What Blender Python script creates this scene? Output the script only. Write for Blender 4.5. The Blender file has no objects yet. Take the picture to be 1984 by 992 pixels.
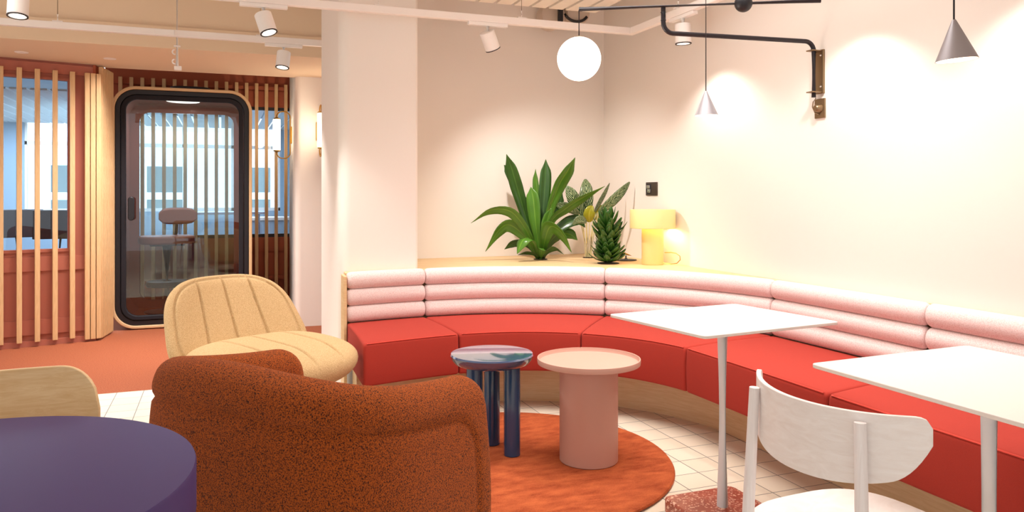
import bpy, bmesh, math, random
from mathutils import Vector, Matrix
random.seed(7)
D = bpy.data
SC = bpy.context.scene
COL = SC.collection
PI = math.pi
sin, cos, rad = math.sin, math.cos, math.radians

# ------------------------------------------------------------------ camera
CAM_H = 1.22
YAW = 0.3641
cam = D.cameras.new('camera')
cam.sensor_width = 36
cam.lens = 36 * 1478 / 1984
cam.shift_y = -120 / 1984
cam.clip_start = 0.02
co = D.objects.new('camera', cam)
COL.objects.link(co)
co.location = (0, 0, CAM_H)
co.rotation_euler = (PI / 2, 0, -YAW)
SC.camera = co

# ------------------------------------------------------------------ helpers
def lin(c):
    return c / 12.92 if c <= 0.04045 else ((c + 0.055) / 1.055) ** 2.4

def hexc(h):
    h = h.lstrip('#')
    return tuple(lin(int(h[i:i + 2], 16) / 255) for i in (0, 2, 4)) + (1,)

class NT:
    """tiny node-tree helper"""
    def __init__(s, name):
        s.m = D.materials.new(name)
        s.m.use_nodes = True
        s.t = s.m.node_tree
        s.b = s.t.nodes['Principled BSDF']
        s.out = s.t.nodes['Material Output']
    def n(s, typ, **kw):
        nd = s.t.nodes.new(typ)
        for k, v in kw.items():
            if k in nd.inputs.keys():
                nd.inputs[k].default_value = v
            else:
                setattr(nd, k, v)
        return nd
    def l(s, a, b):
        s.t.links.new(a, b)
    def coords(s, scale=(1, 1, 1), rot=(0, 0, 0)):
        tc = s.n('ShaderNodeTexCoord')
        mp = s.n('ShaderNodeMapping')
        mp.inputs['Scale'].default_value = scale
        mp.inputs['Rotation'].default_value = rot
        s.l(tc.outputs['Object'], mp.inputs['Vector'])
        return mp.outputs['Vector']
    def ramp(s, fac, stops):
        r = s.n('ShaderNodeValToRGB')
        e = r.color_ramp.elements
        while len(e) < len(stops):
            e.new(0.5)
        for i, (p, c) in enumerate(stops):
            e[i].position = p
            e[i].color = c
        s.l(fac, r.inputs['Fac'])
        return r.outputs['Color']
    def bump(s, h, strength=0.3, dist=0.01):
        b = s.n('ShaderNodeBump', Strength=strength, Distance=dist)
        s.l(h, b.inputs['Height'])
        s.l(b.outputs['Normal'], s.b.inputs['Normal'])

def plain(name, col, rough=0.5, metal=0.0, spec=None, emit=None, estr=0, coat=0, noise=0):
    k = NT(name)
    k.b.inputs['Base Color'].default_value = hexc(col)
    k.b.inputs['Roughness'].default_value = rough
    k.b.inputs['Metallic'].default_value = metal
    if spec is not None:
        k.b.inputs['Specular IOR Level'].default_value = spec
    if coat:
        k.b.inputs['Coat Weight'].default_value = coat
        k.b.inputs['Coat Roughness'].default_value = 0.05
        if coat >= 1: k.b.inputs['Coat IOR'].default_value = 2.0
    if emit:
        k.b.inputs['Emission Color'].default_value = hexc(emit)
        k.b.inputs['Emission Strength'].default_value = estr
    if noise:
        nz = k.n('ShaderNodeTexNoise', Scale=noise, Detail=3)
        k.l(k.coords(), nz.inputs['Vector'])
        k.bump(nz.outputs['Fac'], 0.08, 0.002)
    return k.m

def fabric(name, c1, c2, scale=400, bump=0.4, dist=0.002, lo=0.35, hi=0.65, sheen=0.04, detail=2):
    k = NT(name)
    nz = k.n('ShaderNodeTexNoise', Scale=scale, Detail=detail, Roughness=0.6)
    k.l(k.coords(), nz.inputs['Vector'])
    k.l(k.ramp(nz.outputs['Fac'], [(lo, hexc(c1)), (hi, hexc(c2))]), k.b.inputs['Base Color'])
    k.b.inputs['Roughness'].default_value = 0.9
    k.b.inputs['Specular IOR Level'].default_value = 0.15
    k.b.inputs['Sheen Weight'].default_value = sheen
    k.bump(nz.outputs['Fac'], bump, dist)
    return k.m

def wood(name, c1, c2, stretch=(1, 12, 12), scale=6, rough=0.5, rot=(0, 0, 0), lo=0.3, hi=0.7, dist=1.5):
    k = NT(name)
    v = k.coords(stretch, rot)
    nz = k.n('ShaderNodeTexNoise', Scale=scale, Detail=5, Roughness=0.6, Distortion=dist)
    k.l(v, nz.inputs['Vector'])
    k.l(k.ramp(nz.outputs['Fac'], [(lo, hexc(c1)), (hi, hexc(c2))]), k.b.inputs['Base Color'])
    k.b.inputs['Roughness'].default_value = rough
    k.bump(nz.outputs['Fac'], 0.06, 0.002)
    return k.m

def glass(name, tint='#ffffff', f0=0.06):
    k = NT(name)
    t = k.t
    t.nodes.remove(k.b)
    tr = k.n('ShaderNodeBsdfTransparent')
    tr.inputs['Color'].default_value = hexc(tint)
    gl = k.n('ShaderNodeBsdfGlossy')
    gl.inputs['Roughness'].default_value = 0.0
    gl.inputs['Color'].default_value = (1, 1, 1, 1)
    lw = k.n('ShaderNodeFresnel', IOR=1.5)
    mx = k.n('ShaderNodeMixShader')
    k.l(lw.outputs['Fac'], mx.inputs['Fac'])
    k.l(tr.outputs[0], mx.inputs[1])
    k.l(gl.outputs[0], mx.inputs[2])
    k.l(mx.outputs[0], k.out.inputs['Surface'])
    return k.m

# ------------------------------------------------------------------ materials
def tile_mat():
    k = NT('floor_tiles')
    tc = k.n('ShaderNodeTexCoord')
    sep = k.n('ShaderNodeSeparateXYZ')
    k.l(tc.outputs['Object'], sep.inputs[0])
    S = 0.1502
    def axis(o, off):
        a = k.n('ShaderNodeMath', operation='SUBTRACT'); a.inputs[1].default_value = off
        k.l(o, a.inputs[0])
        b = k.n('ShaderNodeMath', operation='DIVIDE'); b.inputs[1].default_value = S
        k.l(a.outputs[0], b.inputs[0])
        f = k.n('ShaderNodeMath', operation='FRACT'); k.l(b.outputs[0], f.inputs[0])
        h = k.n('ShaderNodeMath', operation='PINGPONG'); h.inputs[1].default_value = 0.5
        k.l(f.outputs[0], h.inputs[0])
        fl = k.n('ShaderNodeMath', operation='FLOOR'); k.l(b.outputs[0], fl.inputs[0])
        return h.outputs[0], fl.outputs[0]
    hx, ix = axis(sep.outputs['X'], 2.105)
    hy, iy = axis(sep.outputs['Y'], 3.2837)
    mn = k.n('ShaderNodeMath', operation='MINIMUM'); k.l(hx, mn.inputs[0]); k.l(hy, mn.inputs[1])
    st = k.n('ShaderNodeMapRange'); st.inputs['From Min'].default_value = 0.010; st.inputs['From Max'].default_value = 0.018
    k.l(mn.outputs[0], st.inputs['Value'])
    cmb = k.n('ShaderNodeCombineXYZ'); k.l(ix, cmb.inputs[0]); k.l(iy, cmb.inputs[1])
    wn = k.n('ShaderNodeTexWhiteNoise'); k.l(cmb.outputs[0], wn.inputs['Vector'])
    tcol = k.ramp(wn.outputs['Value'], [(0, hexc('#D9CBB6')), (1, hexc('#E2D6C3'))])
    mx = k.n('ShaderNodeMix', data_type='RGBA')
    k.l(st.outputs['Result'], mx.inputs['Factor'])
    mx.inputs[6].default_value = hexc('#6E6A66')
    k.l(tcol, mx.inputs[7])
    k.l(mx.outputs[2], k.b.inputs['Base Color'])
    k.b.inputs['Roughness'].default_value = 0.45
    k.bump(st.outputs['Result'], 0.3, 0.002)
    return k.m

def weave_mat():
    k = NT('pink_weave')
    tc = k.n('ShaderNodeTexCoord')
    w = k.n('ShaderNodeTexVoronoi', Scale=240)
    k.l(tc.outputs['Object'], w.inputs['Vector'])
    k.l(k.ramp(w.outputs['Distance'], [(0.0, hexc('#F4E8E5')), (0.8, hexc('#DFC4C0'))]), k.b.inputs['Base Color'])
    k.b.inputs['Roughness'].default_value = 0.9
    k.b.inputs['Specular IOR Level'].default_value = 0.1
    k.bump(w.outputs['Distance'], -0.35, 0.004)
    return k.m

def terrazzo_mat():
    k = NT('terracotta_terrazzo')
    v = k.n('ShaderNodeTexVoronoi', Scale=160)
    k.l(k.coords(), v.inputs['Vector'])
    n = k.n('ShaderNodeTexNoise', Scale=14, Detail=3)
    k.l(k.coords(), n.inputs['Vector'])
    base = k.ramp(n.outputs['Fac'], [(0.3, hexc('#9A4A38')), (0.7, hexc('#B55E48'))])
    sp = k.n('ShaderNodeSeparateColor'); k.l(v.outputs['Color'], sp.inputs[0])
    r = k.ramp(sp.outputs[0], [(0.80, (0, 0, 0, 1)), (0.84, (1, 1, 1, 1))])
    mx = k.n('ShaderNodeMix', data_type='RGBA')
    k.l(r, mx.inputs['Factor']); k.l(base, mx.inputs[6]); mx.inputs[7].default_value = hexc('#E3B9A4')
    k.l(mx.outputs[2], k.b.inputs['Base Color'])
    k.b.inputs['Roughness'].default_value = 0.3
    return k.m

def rug_mat():
    k = NT('rust_rug_pile')
    n1 = k.n('ShaderNodeTexNoise', Scale=9, Detail=6, Roughness=0.65)
    k.l(k.coords((1, 2.4, 1), (0, 0, 0.3)), n1.inputs['Vector'])
    n2 = k.n('ShaderNodeTexNoise', Scale=260, Detail=2)
    k.l(k.coords((1, 0.5, 1)), n2.inputs['Vector'])
    ad = k.n('ShaderNodeMath', operation='MULTIPLY_ADD'); ad.inputs[1].default_value = 0.35
    k.l(n2.outputs['Fac'], ad.inputs[0]); k.l(n1.outputs['Fac'], ad.inputs[2])
    k.l(k.ramp(ad.outputs[0], [(0.45, hexc('#85361E')), (0.85, hexc('#B65E36'))]), k.b.inputs['Base Color'])
    k.b.inputs['Roughness'].default_value = 0.85
    k.b.inputs['Sheen Weight'].default_value = 0.15
    k.b.inputs['Sheen Tint'].default_value = hexc('#E08850')
    k.b.inputs['Specular IOR Level'].default_value = 0.1
    k.bump(n2.outputs['Fac'], 0.5, 0.004)
    return k.m

def leaf_mat(name, c1, c2, stripes=False):
    k = NT(name)
    at = k.n('ShaderNodeUVMap')
    sep = k.n('ShaderNodeSeparateXYZ'); k.l(at.outputs[0], sep.inputs[0])
    ab = k.n('ShaderNodeMath', operation='PINGPONG'); ab.inputs[1].default_value = 0.5
    k.l(sep.outputs['X'], ab.inputs[0])           # 0 at edge .. 0.5 at midrib
    if stripes:
        m = k.n('ShaderNodeMath', operation='MULTIPLY_ADD'); m.inputs[1].default_value = 1.1
        k.l(ab.outputs[0], m.inputs[0]); k.l(sep.outputs['Y'], m.inputs[2])
        nz = k.n('ShaderNodeTexNoise', Scale=9, Detail=2); k.l(at.outputs[0], nz.inputs['Vector'])
        m3 = k.n('ShaderNodeMath', operation='MULTIPLY_ADD'); m3.inputs[1].default_value = 0.12
        k.l(nz.outputs['Fac'], m3.inputs[0]); k.l(m.outputs[0], m3.inputs[2])
        s = k.n('ShaderNodeMath', operation='MULTIPLY'); s.inputs[1].default_value = 46
        k.l(m3.outputs[0], s.inputs[0])
        w = k.n('ShaderNodeMath', operation='SINE'); k.l(s.outputs[0], w.inputs[0])
        col = k.ramp(w.outputs[0], [(0.30, hexc(c1)), (0.65, hexc(c2))])
    else:
        col = k.ramp(ab.outputs[0], [(0.0, hexc(c1)), (0.44, hexc(c1)), (0.5, hexc(c2))])
    nz2 = k.n('ShaderNodeTexNoise', Scale=7, Detail=2); k.l(k.coords(), nz2.inputs['Vector'])
    hs = k.n('ShaderNodeHueSaturation')
    mr = k.n('ShaderNodeMapRange'); mr.inputs['To Min'].default_value = 0.65; mr.inputs['To Max'].default_value = 1.4
    k.l(nz2.outputs['Fac'], mr.inputs['Value']); k.l(mr.outputs[0], hs.inputs['Value'])
    k.l(col, hs.inputs['Color'])
    k.l(hs.outputs['Color'], k.b.inputs['Base Color'])
    k.b.inputs['Roughness'].default_value = 0.26
    tl = k.n('ShaderNodeBsdfTranslucent'); k.l(hs.outputs['Color'], tl.inputs['Color'])
    mx = k.n('ShaderNodeMixShader'); mx.inputs['Fac'].default_value = 0.2
    k.l(k.b.outputs[0], mx.inputs[1]); k.l(tl.outputs[0], mx.inputs[2])
    k.l(mx.outputs[0], k.out.inputs['Surface'])
    return k.m

M = {
 'tile': tile_mat(), 'weave': weave_mat(), 'terrazzo': terrazzo_mat(), 'rug': rug_mat(),
 'wall': plain('warm_white_plaster', '#F0E7DE', 0.9, spec=0.1, noise=60),
 'pier': plain('white_plaster', '#F1EAE2', 0.9, spec=0.1, noise=60),
 'ceil': plain('ceiling_paint', '#EEE2D4', 0.9, spec=0.1),
 'soffit': plain('soffit_paint', '#E6CFB2', 0.9, spec=0.1),
 'carpet': fabric('terracotta_carpet', '#87432A', '#A8603F', 160, 0.6, 0.004),
 'seat': fabric('red_wool', '#A1342A', '#B03C30', 900, 0.25, 0.001, sheen=0.03),
 'piping': fabric('coral_piping', '#CC4438', '#DD5548', 900, 0.2, 0.001),
 'boucle': fabric('rust_boucle', '#3C2018', '#C4601F', 320, 1.0, 0.007, 0.37, 0.56, 0.05, 3),
 'cream': fabric('sand_boucle', '#BB9A6B', '#D5B68A', 260, 0.7, 0.004),
 'oak': wood('pale_oak', '#D9B583', '#E8CBA0', (1.5, 1.5, 22), 3),
 'oak_top': wood('pale_oak_top', '#DDB681', '#E9C99C', (2, 18, 18), 3),
 'ply': wood('blond_ply', '#DDB884', '#EBCFA3', (3, 20, 34), 2.2),
 'slat': wood('pine_slat', '#D2A674', '#E2BC8C', (14, 14, 1.2), 4),
 'ash': wood('white_ash', '#EFE5E0', '#F8F2EF', (6, 5, 22), 2.4, 0.5),
 'ash_leg': wood('white_ash_leg', '#EBE2E0', '#F6F0EF', (40, 40, 2), 3, 0.5),
 'table_white': plain('white_laminate', '#E9E0D9', 0.35, noise=0),
 'post': plain('white_metal', '#E8EAEE', 0.35),
 'track': plain('white_track', '#F2EAE4', 0.5),
 'spotw': plain('white_spot', '#F1EBE6', 0.45),
 'black': plain('black_plastic', '#17141A', 0.45),
 'blackmetal': plain('black_metal', '#2A2428', 0.4, 0.3),
 'felt': plain('black_felt', '#16131C', 0.8),
 'darkgrey': plain('dark_grey', '#2E2B2E', 0.6),
 'panel': plain('terracotta_panel', '#B16855', 0.65, noise=40),
 'panel_dark': plain('terracotta_header', '#AC5636', 0.65),
 'boothrim': plain('beige_rim', '#DDB98C', 0.55),
 'boothint': plain('booth_felt', '#8A4A3C', 0.9),
 'blue': plain('blue_lacquer', '#24466C', 0.16, coat=0.4),
 'blue_top': plain('blue_lacquer_top', '#24466C', 0.08, coat=1.0, noise=90),
 'pink': plain('pink_powder_coat', '#C59888', 0.5),
 'purple': plain('purple_linoleum', '#41306A', 0.5, spec=0.35),
 'purple_edge': plain('purple_edge', '#46326C', 0.4),
 'yellow': plain('yellow_metal', '#EDD593', 0.45),
 'brass': plain('brass', '#C79A4C', 0.3, 1.0),
 'bronze': plain('bronze_metal', '#8C7558', 0.35, 0.8),
 'alu': plain('brushed_aluminium', '#AAA6AB', 0.45, 0.75),
 'conein': plain('cone_inside', '#F5D9C4', 0.6),
 'chrome': plain('chrome', '#E6E6E6', 0.15, 1.0),
 'globe': plain('opal_globe', '#FFFFFF', 0.3, emit='#FFF6EA', estr=3.0),
 'tube': plain('opal_tube', '#FFFFFF', 0.3, emit='#FFE6C4', estr=6.0),
 'bulb': plain('lit_bulb', '#FFFFFF', 0.3, emit='#FFE2B8', estr=18.0),
 'lens': plain('spot_lens', '#FFFFFF', 0.3, emit='#FFEBD2', estr=6.0),
 'ledlamp': plain('led_disc', '#FFFFFF', 0.3, emit='#FFF4EA', estr=1.2),
 'soil': fabric('dark_soil', '#1E1712', '#3A2A1E', 90, 0.8, 0.01),
 'glass': glass('clear_glass', '#F4F8F8'),
 'glass_blue': glass('blue_glass', '#E2ECF6'),
 'leafA': leaf_mat('dracaena_leaf', '#54842A', '#7AA63C'),
 'leafA2': leaf_mat('dracaena_leaf_dark', '#34581F', '#4E7530'),
 'leafB': leaf_mat('calathea_leaf', '#2A4A26', '#B8C492', True),
 'leafB2': leaf_mat('calathea_leaf_yellow', '#A9A52A', '#C8BE50'),
 'leafC': leaf_mat('compact_leaf', '#345F20', '#4F7C2C'),
 'stem': plain('cream_stem', '#E3D5A0', 0.5),
 'officew': plain('office_wall', '#94A9BA', 0.8),
 'officeg': plain('office_green_wall', '#CFE0DC', 0.7),
 'officef': plain('office_floor', '#8D8680', 0.6),
 'officed': plain('office_dark_chair', '#3B3536', 0.6),
 'facade_glow': plain('glowing_facade', '#FFFFFF', 0.8, emit='#EEF4FF', estr=2.6),  # glow put into the facade colour in place of daylight falling on it
 'officedesk': plain('office_desk', '#B9C4DA', 0.4),
 'plank': wood('white_plank', '#F3E8DA', '#F9F1E4', (1.5, 14, 14), 3),
 'plank_office': plain('office_plank', '#C6CFD4', 0.6),
 'socket': plain('brown_black_plate', '#3A2C22', 0.35),
 'leather': plain('brown_leather', '#8E5647', 0.5),
 'clearplastic': plain('pale_grey_disc', '#CDBBAA', 0.35),
}

# ------------------------------------------------------------------ mesh building
def mesh_obj(name, bm, mat, parent=None, smooth=True, bevel=0, seg=2, sub=0, angle=35):
    me = D.meshes.new(name)
    bmesh.ops.recalc_face_normals(bm, faces=bm.faces)
    bm.to_mesh(me); bm.free()
    mats = mat if isinstance(mat, (list, tuple)) else [mat]
    for m in mats:
        me.materials.append(m)
    o = D.objects.new(name, me)
    COL.objects.link(o)
    if parent is not None:
        o.parent = parent
    if smooth:
        for p in me.polygons:
            p.use_smooth = True
        try:
            me.set_sharp_from_angle(angle=rad(angle))
        except Exception:
            pass
    if bevel:
        b = o.modifiers.new('bevel', 'BEVEL'); b.width = bevel; b.segments = seg; b.limit_method = 'ANGLE'
        b.harden_normals = False
    if sub:
        s = o.modifiers.new('sub', 'SUBSURF'); s.levels = sub; s.render_levels = sub
    return o

def empty(name, loc=(0, 0, 0), rotz=0):
    o = D.objects.new(name, None); COL.objects.link(o)
    o.empty_display_size = 0.1
    o.location = loc; o.rotation_euler = (0, 0, rotz)
    return o

def tag(o, label, cat, group=None):
    o['label'] = label; o['category'] = cat
    if group: o['group'] = group
    return o

def thing(name, label, cat, loc=(0, 0, 0), rotz=0, group=None):
    return tag(empty(name, loc, rotz), label, cat, group)

def struct(o):
    o['kind'] = 'structure'; return o

def box(bm, x0, x1, y0, y1, z0, z1):
    vs = [bm.verts.new((x, y, z)) for z in (z0, z1) for y in (y0, y1) for x in (x0, x1)]
    for f in ((0, 2, 3, 1), (4, 5, 7, 6), (0, 1, 5, 4), (2, 6, 7, 3), (0, 4, 6, 2), (1, 3, 7, 5)):
        bm.faces.new([vs[i] for i in f])

def boxm(*a):
    bm = bmesh.new(); box(bm, *a); return bm

def frame(d):
    d = Vector(d).normalized()
    up = Vector((0, 0, 1)) if abs(d.z) < 0.95 else Vector((1, 0, 0))
    a = d.cross(up).normalized(); b = a.cross(d).normalized()
    return a, b

def tube(bm, pts, r, n=12, cap=True, r2=None):
    pts = [Vector(p) for p in pts]
    rings = []
    pa = None
    for i, p in enumerate(pts):
        if i == 0: d = pts[1] - p
        elif i == len(pts) - 1: d = p - pts[i - 1]
        else: d = (pts[i + 1] - p).normalized() + (p - pts[i - 1]).normalized()
        d.normalize()
        if pa is None:
            a, b = frame(d)
        else:
            a = (pa - d * pa.dot(d)).normalized(); b = d.cross(a).normalized()
        pa = a
        t = i / (len(pts) - 1)
        rr = r if r2 is None else r + (r2 - r) * t
        rings.append([bm.verts.new(p + (a * cos(2 * PI * k / n) + b * sin(2 * PI * k / n)) * rr) for k in range(n)])
    for i in range(len(rings) - 1):
        for k in range(n):
            bm.faces.new((rings[i][k], rings[i][(k + 1) % n], rings[i + 1][(k + 1) % n], rings[i + 1][k]))
    if cap:
        bm.faces.new(rings[0][::-1]); bm.faces.new(rings[-1])

def tubem(pts, r, n=12, r2=None):
    bm = bmesh.new(); tube(bm, pts, r, n, True, r2); return bm

def lathe(bm, prof, n=48, c=(0, 0, 0), closed=False):
    """prof: list of (r,z); r==0 gives a pole"""
    rings = []
    for r, z in prof:
        if r < 1e-6:
            rings.append([bm.verts.new((c[0], c[1], c[2] + z))])
        else:
            rings.append([bm.verts.new((c[0] + r * cos(2 * PI * k / n), c[1] + r * sin(2 * PI * k / n), c[2] + z)) for k in range(n)])
    L = len(rings)
    for i in range(L if closed else L - 1):
        A, B = rings[i], rings[(i + 1) % L]
        for k in range(n):
            k2 = (k + 1) % n
            if len(A) == 1 and len(B) == 1: continue
            if len(A) == 1: bm.faces.new((A[0], B[k2], B[k]))
            elif len(B) == 1: bm.faces.new((A[k], A[k2], B[0]))
            else: bm.faces.new((A[k], A[k2], B[k2], B[k]))

def lathem(prof, n=48, c=(0, 0, 0), closed=False):
    bm = bmesh.new(); lathe(bm, prof, n, c, closed); return bm

def prism(bm, poly, z0, z1):
    a = [bm.verts.new((x, y, z0)) for x, y in poly]
    b = [bm.verts.new((x, y, z1)) for x, y in poly]
    n = len(poly)
    bm.faces.new(a[::-1]); bm.faces.new(b)
    for i in range(n):
        bm.faces.new((a[i], a[(i + 1) % n], b[(i + 1) % n], b[i]))

def prismm(poly, z0, z1):
    bm = bmesh.new(); prism(bm, poly, z0, z1); return bm

def rrect(w, h, r, n=8, cx=0, cy=0):
    pts = []
    for sx, sy, a0 in ((1, 1, 0), (-1, 1, 90), (-1, -1, 180), (1, -1, 270)):
        for i in range(n + 1):
            a = rad(a0 + 90 * i / n)
            pts.append((cx + sx * (w / 2 - r) + r * cos(a), cy + sy * (h / 2 - r) + r * sin(a)))
    return pts

def loft(bm, rings, closed=True, cap=True):
    R = [[bm.verts.new(p) for p in r] for r in rings]
    n = len(R[0])
    for i in range(len(R) - 1):
        for k in range(n if closed else n - 1):
            bm.faces.new((R[i][k], R[i][(k + 1) % n], R[i + 1][(k + 1) % n], R[i + 1][k]))
    if cap and closed:
        bm.faces.new(R[0][::-1]); bm.faces.new(R[-1])
    return R

def ring_y(bm, outer, inner, y0, y1):
    """frame standing in the XZ plane between two matching loops"""
    n = len(outer)
    L = []
    for loop, y in ((outer, y0), (inner, y0), (inner, y1), (outer, y1)):
        L.append([bm.verts.new((p[0], y, p[1])) for p in loop])
    for a in range(4):
        A, B = L[a], L[(a + 1) % 4]
        for k in range(n):
            bm.faces.new((A[k], A[(k + 1) % n], B[(k + 1) % n], B[k]))

def sphere(bm, c, r, n=32, m=16):
    prof = [(r * sin(PI * i / m), -r * cos(PI * i / m)) for i in range(m + 1)]
    prof[0] = (0, -r); prof[-1] = (0, r)
    lathe(bm, prof, n, c)

def smoothstep(x):
    x = max(0, min(1, x)); return x * x * (3 - 2 * x)

# ------------------------------------------------------------------ room shell
WX, WY = 2.88, 5.48        # right wall, back wall
CZ = 2.95
def S(name, bm, mat, **kw):
    return struct(mesh_obj(name, bm, mat, **kw))

S('floor', boxm(-5, WX, -3, 5.245, -0.1, 0), M['tile'], smooth=False)
S('floor_carpet', boxm(-5, 4, 5.245, 9.2, -0.1, 0.0), M['carpet'], smooth=False)
S('wall_right', boxm(WX, WX + 0.15, -3, WY, 0, CZ), M['wall'], smooth=False)
S('wall_back', boxm(1.0, WX + 0.15, WY, WY + 0.15, 0, CZ), M['wall'], smooth=False)
bm = bmesh.new()
pr = [(0.674, 5.62), (1.165, 5.62), (1.165, 4.745), (1.15, 4.73)]
cx, cy, r = 0.674 + 0.07, 4.73 + 0.07, 0.07
for i in range(9):
    a = rad(270 - 90 * i / 8); pr.append((cx + r * cos(a), cy + r * sin(a)))
prism(bm, pr, 0, CZ)
S('wall_pier', bm, M['pier'])
S('ceiling', boxm(-5, WX + 0.15, -3, 9.2, CZ, CZ + 0.1), M['ceil'], smooth=False)
# dropped soffit with a stepped face
bm = bmesh.new()
box(bm, -5, 1.2, 6.19, 7.33, 2.30, 2.462)
box(bm, -5, 1.2, 6.215, 7.33, 2.462, CZ)
S('ceiling_soffit', bm, M['soffit'], smooth=False)
# plaster wall with rounded free end, carries the sconces
bm = bmesh.new()
pr = [(1.6, 7.25), (1.6, 7.40), (0.80, 8.72), (0.70, 8.72)]
cx, cy, r = 0.638 + 0.05, 7.25 + 0.05, 0.05
for i in range(9):
    a = rad(180 + 90 * i / 8); pr.append((cx + r * cos(a), cy + r * sin(a)))
prism(bm, pr, 0, CZ)
S('wall_corridor', bm, M['wall'])

# ------------------------------------------------------------------ terracotta partition behind the booth with window_2
YP = 8.70
bm = bmesh.new()
box(bm, -1.1, 0.72, YP, YP + 0.12, 0, 0.75)
box(bm, -1.1, 0.72, YP, YP + 0.12, 2.166, CZ)
box(bm, -1.1, -1.0, YP, YP + 0.12, 0.75, 2.166)
box(bm, -1.1, 0.72, YP - 0.012, YP, 0.60, 0.74)
box(bm, -1.1, 0.72, YP - 0.012, YP, 0.09, 0.21)
box(bm, -1.1, 0.72, YP - 0.012, YP, 2.18, 2.335)
S('wall_partition', bm, M['panel_dark'], smooth=False)
w2 = struct(empty('window_2', (0, YP + 0.06, 0)))
bm = bmesh.new()
box(bm, -1.0, 0.72, -0.03, 0.03, 0.75, 0.785); box(bm, -1.0, 0.72, -0.03, 0.03, 2.135, 2.166)
mesh_obj('window_frame', bm, M['darkgrey'], w2, smooth=False)
mesh_obj('window_pane', boxm(-1.0, 0.72, -0.004, 0.004, 0.785, 2.135), M['glass_blue'], w2, smooth=False)

def slat_mesh(w, d, z0, z1):
    return boxm(-w / 2, w / 2, -d / 2, d / 2, z0, z1)

# slat screen before the partition
sc2 = thing('slat_screen', 'row of thin pine slats on the terracotta partition behind the phone booth', 'slat screen', (0, 8.62, 0))
first = None
n = 0
x = 0.655
while x > -1.02:
    if first is None:
        first = mesh_obj('slat', slat_mesh(0.034, 0.045, 0.05, 2.406), M['slat'], sc2, smooth=False, bevel=0.002)
        o = first
    else:
        o = first.copy(); COL.objects.link(o)
    o.location = (x, 0, 0)
    x -= 0.1005; n += 1
for z in (0.30, 2.345):
    mesh_obj('batten', boxm(-1.02, 0.68, 0.0225, 0.066, z, z + 0.035), M['panel_dark'], sc2, smooth=False)

# ------------------------------------------------------------------ angled terracotta wall on the left with window_1
A0 = Vector((-1.62, 7.045)); A1 = Vector((-1.005, 7.205))
ad = (A1 - A0).normalized()
aang = math.atan2(ad.y, ad.x)
# local frame: origin at A1, x along the wall (negative towards the left), y into the wall
def wall_left_piece(name, boxes, mat, kind=True, parent=None):
    bm = bmesh.new()
    for b in boxes: box(bm, *b)
    o = mesh_obj(name, bm, mat, parent, smooth=False)
    if parent is None:
        o.location = (A1.x, A1.y, 0); o.rotation_euler = (0, 0, aang)
        if kind: struct(o)
    return o
L0 = -3.2
wall_left_piece('wall_left', [(L0, 0.0, 0, 0.12, 0, 0.75), (L0, 0.0, 0, 0.12, 2.17, 2.62), (-0.14, 0.0, 0, 0.12, 0.75, 2.17),
    (L0, 0, -0.014, 0, 0.60, 0.715), (L0, 0, -0.014, 0, 0.09, 0.21), (L0, 0.0, -0.02, 0, 2.20, 2.28),
    (L0, 0.02, -0.03, 0, 0, 0.045)], M['panel'])
w1 = struct(empty('window_1', (A1.x, A1.y, 0), aang))
bm = bmesh.new()
for b in ((L0, -0.14, -0.012, 0.05, 0.75, 0.775), (L0, -0.14, -0.012, 0.05, 2.15, 2.17), (-0.18, -0.14, -0.012, 0.05, 0.775, 2.15)):
    box(bm, *b)
mesh_obj('window_frame', bm, M['panel'], w1, smooth=False)
mesh_obj('window_pane', boxm(L0, -0.18, 0.02, 0.028, 0.775, 2.15), M['glass_blue'], w1, smooth=False)
sc1 = thing('slat_screen', 'tall pine slats before the window wall beside the phone booth, wrapping round its end', 'slat screen', (A1.x, A1.y, 0), aang)
first = None
for i in range(16):
    bmx = None
    if first is None:
        first = mesh_obj('slat', slat_mesh(0.036, 0.05, 0.04, 2.22), M['slat'], sc1, smooth=False, bevel=0.002); o = first
    else:
        o = first.copy(); COL.objects.link(o)
    o.location = (-0.152 - 0.122 * i, -0.045, 0)
# slats wrapping the rounded wall end
first = None
pts = []
for i in range(3):
    pts.append((-0.045 + 0.042 * i, -0.047 + 0.004 * i, 0))
for i in range(8):
    pts.append((0.062 + 0.0165 * i, 0.002 + 0.040 * i, 66))
for i, (px, py, an) in enumerate(pts):
    if i == 0:
        o = mesh_obj('slat', slat_mesh(0.036, 0.05, 0.02, 2.22), M['slat'], sc1, smooth=False, bevel=0.002)
    elif i == 3:
        o = first = mesh_obj('slat', slat_mesh(0.024, 0.034, 0.01, 2.29), M['slat'], sc1, smooth=False, bevel=0.008)
    elif i < 3:
        o = sc1.children[-1] if False else None
        o = mesh_obj('slat', slat_mesh(0.036, 0.05, 0.02, 2.22), M['slat'], sc1, smooth=False, bevel=0.002)
    else:
        o = first.copy(); COL.objects.link(o)
    o.location = (px, py, 0); o.rotation_euler = (0, 0, rad(an))
bm = prismm([(0.001, -0.01), (0.02, -0.01), (0.145, 0.32), (0.001, 0.32)], 0, 2.298)
o = mesh_obj('wall_left_end', bm, M['panel_dark'], smooth=False); struct(o)
o.location = (A1.x, A1.y, 0); o.rotation_euler = (0, 0, aang)

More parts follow.
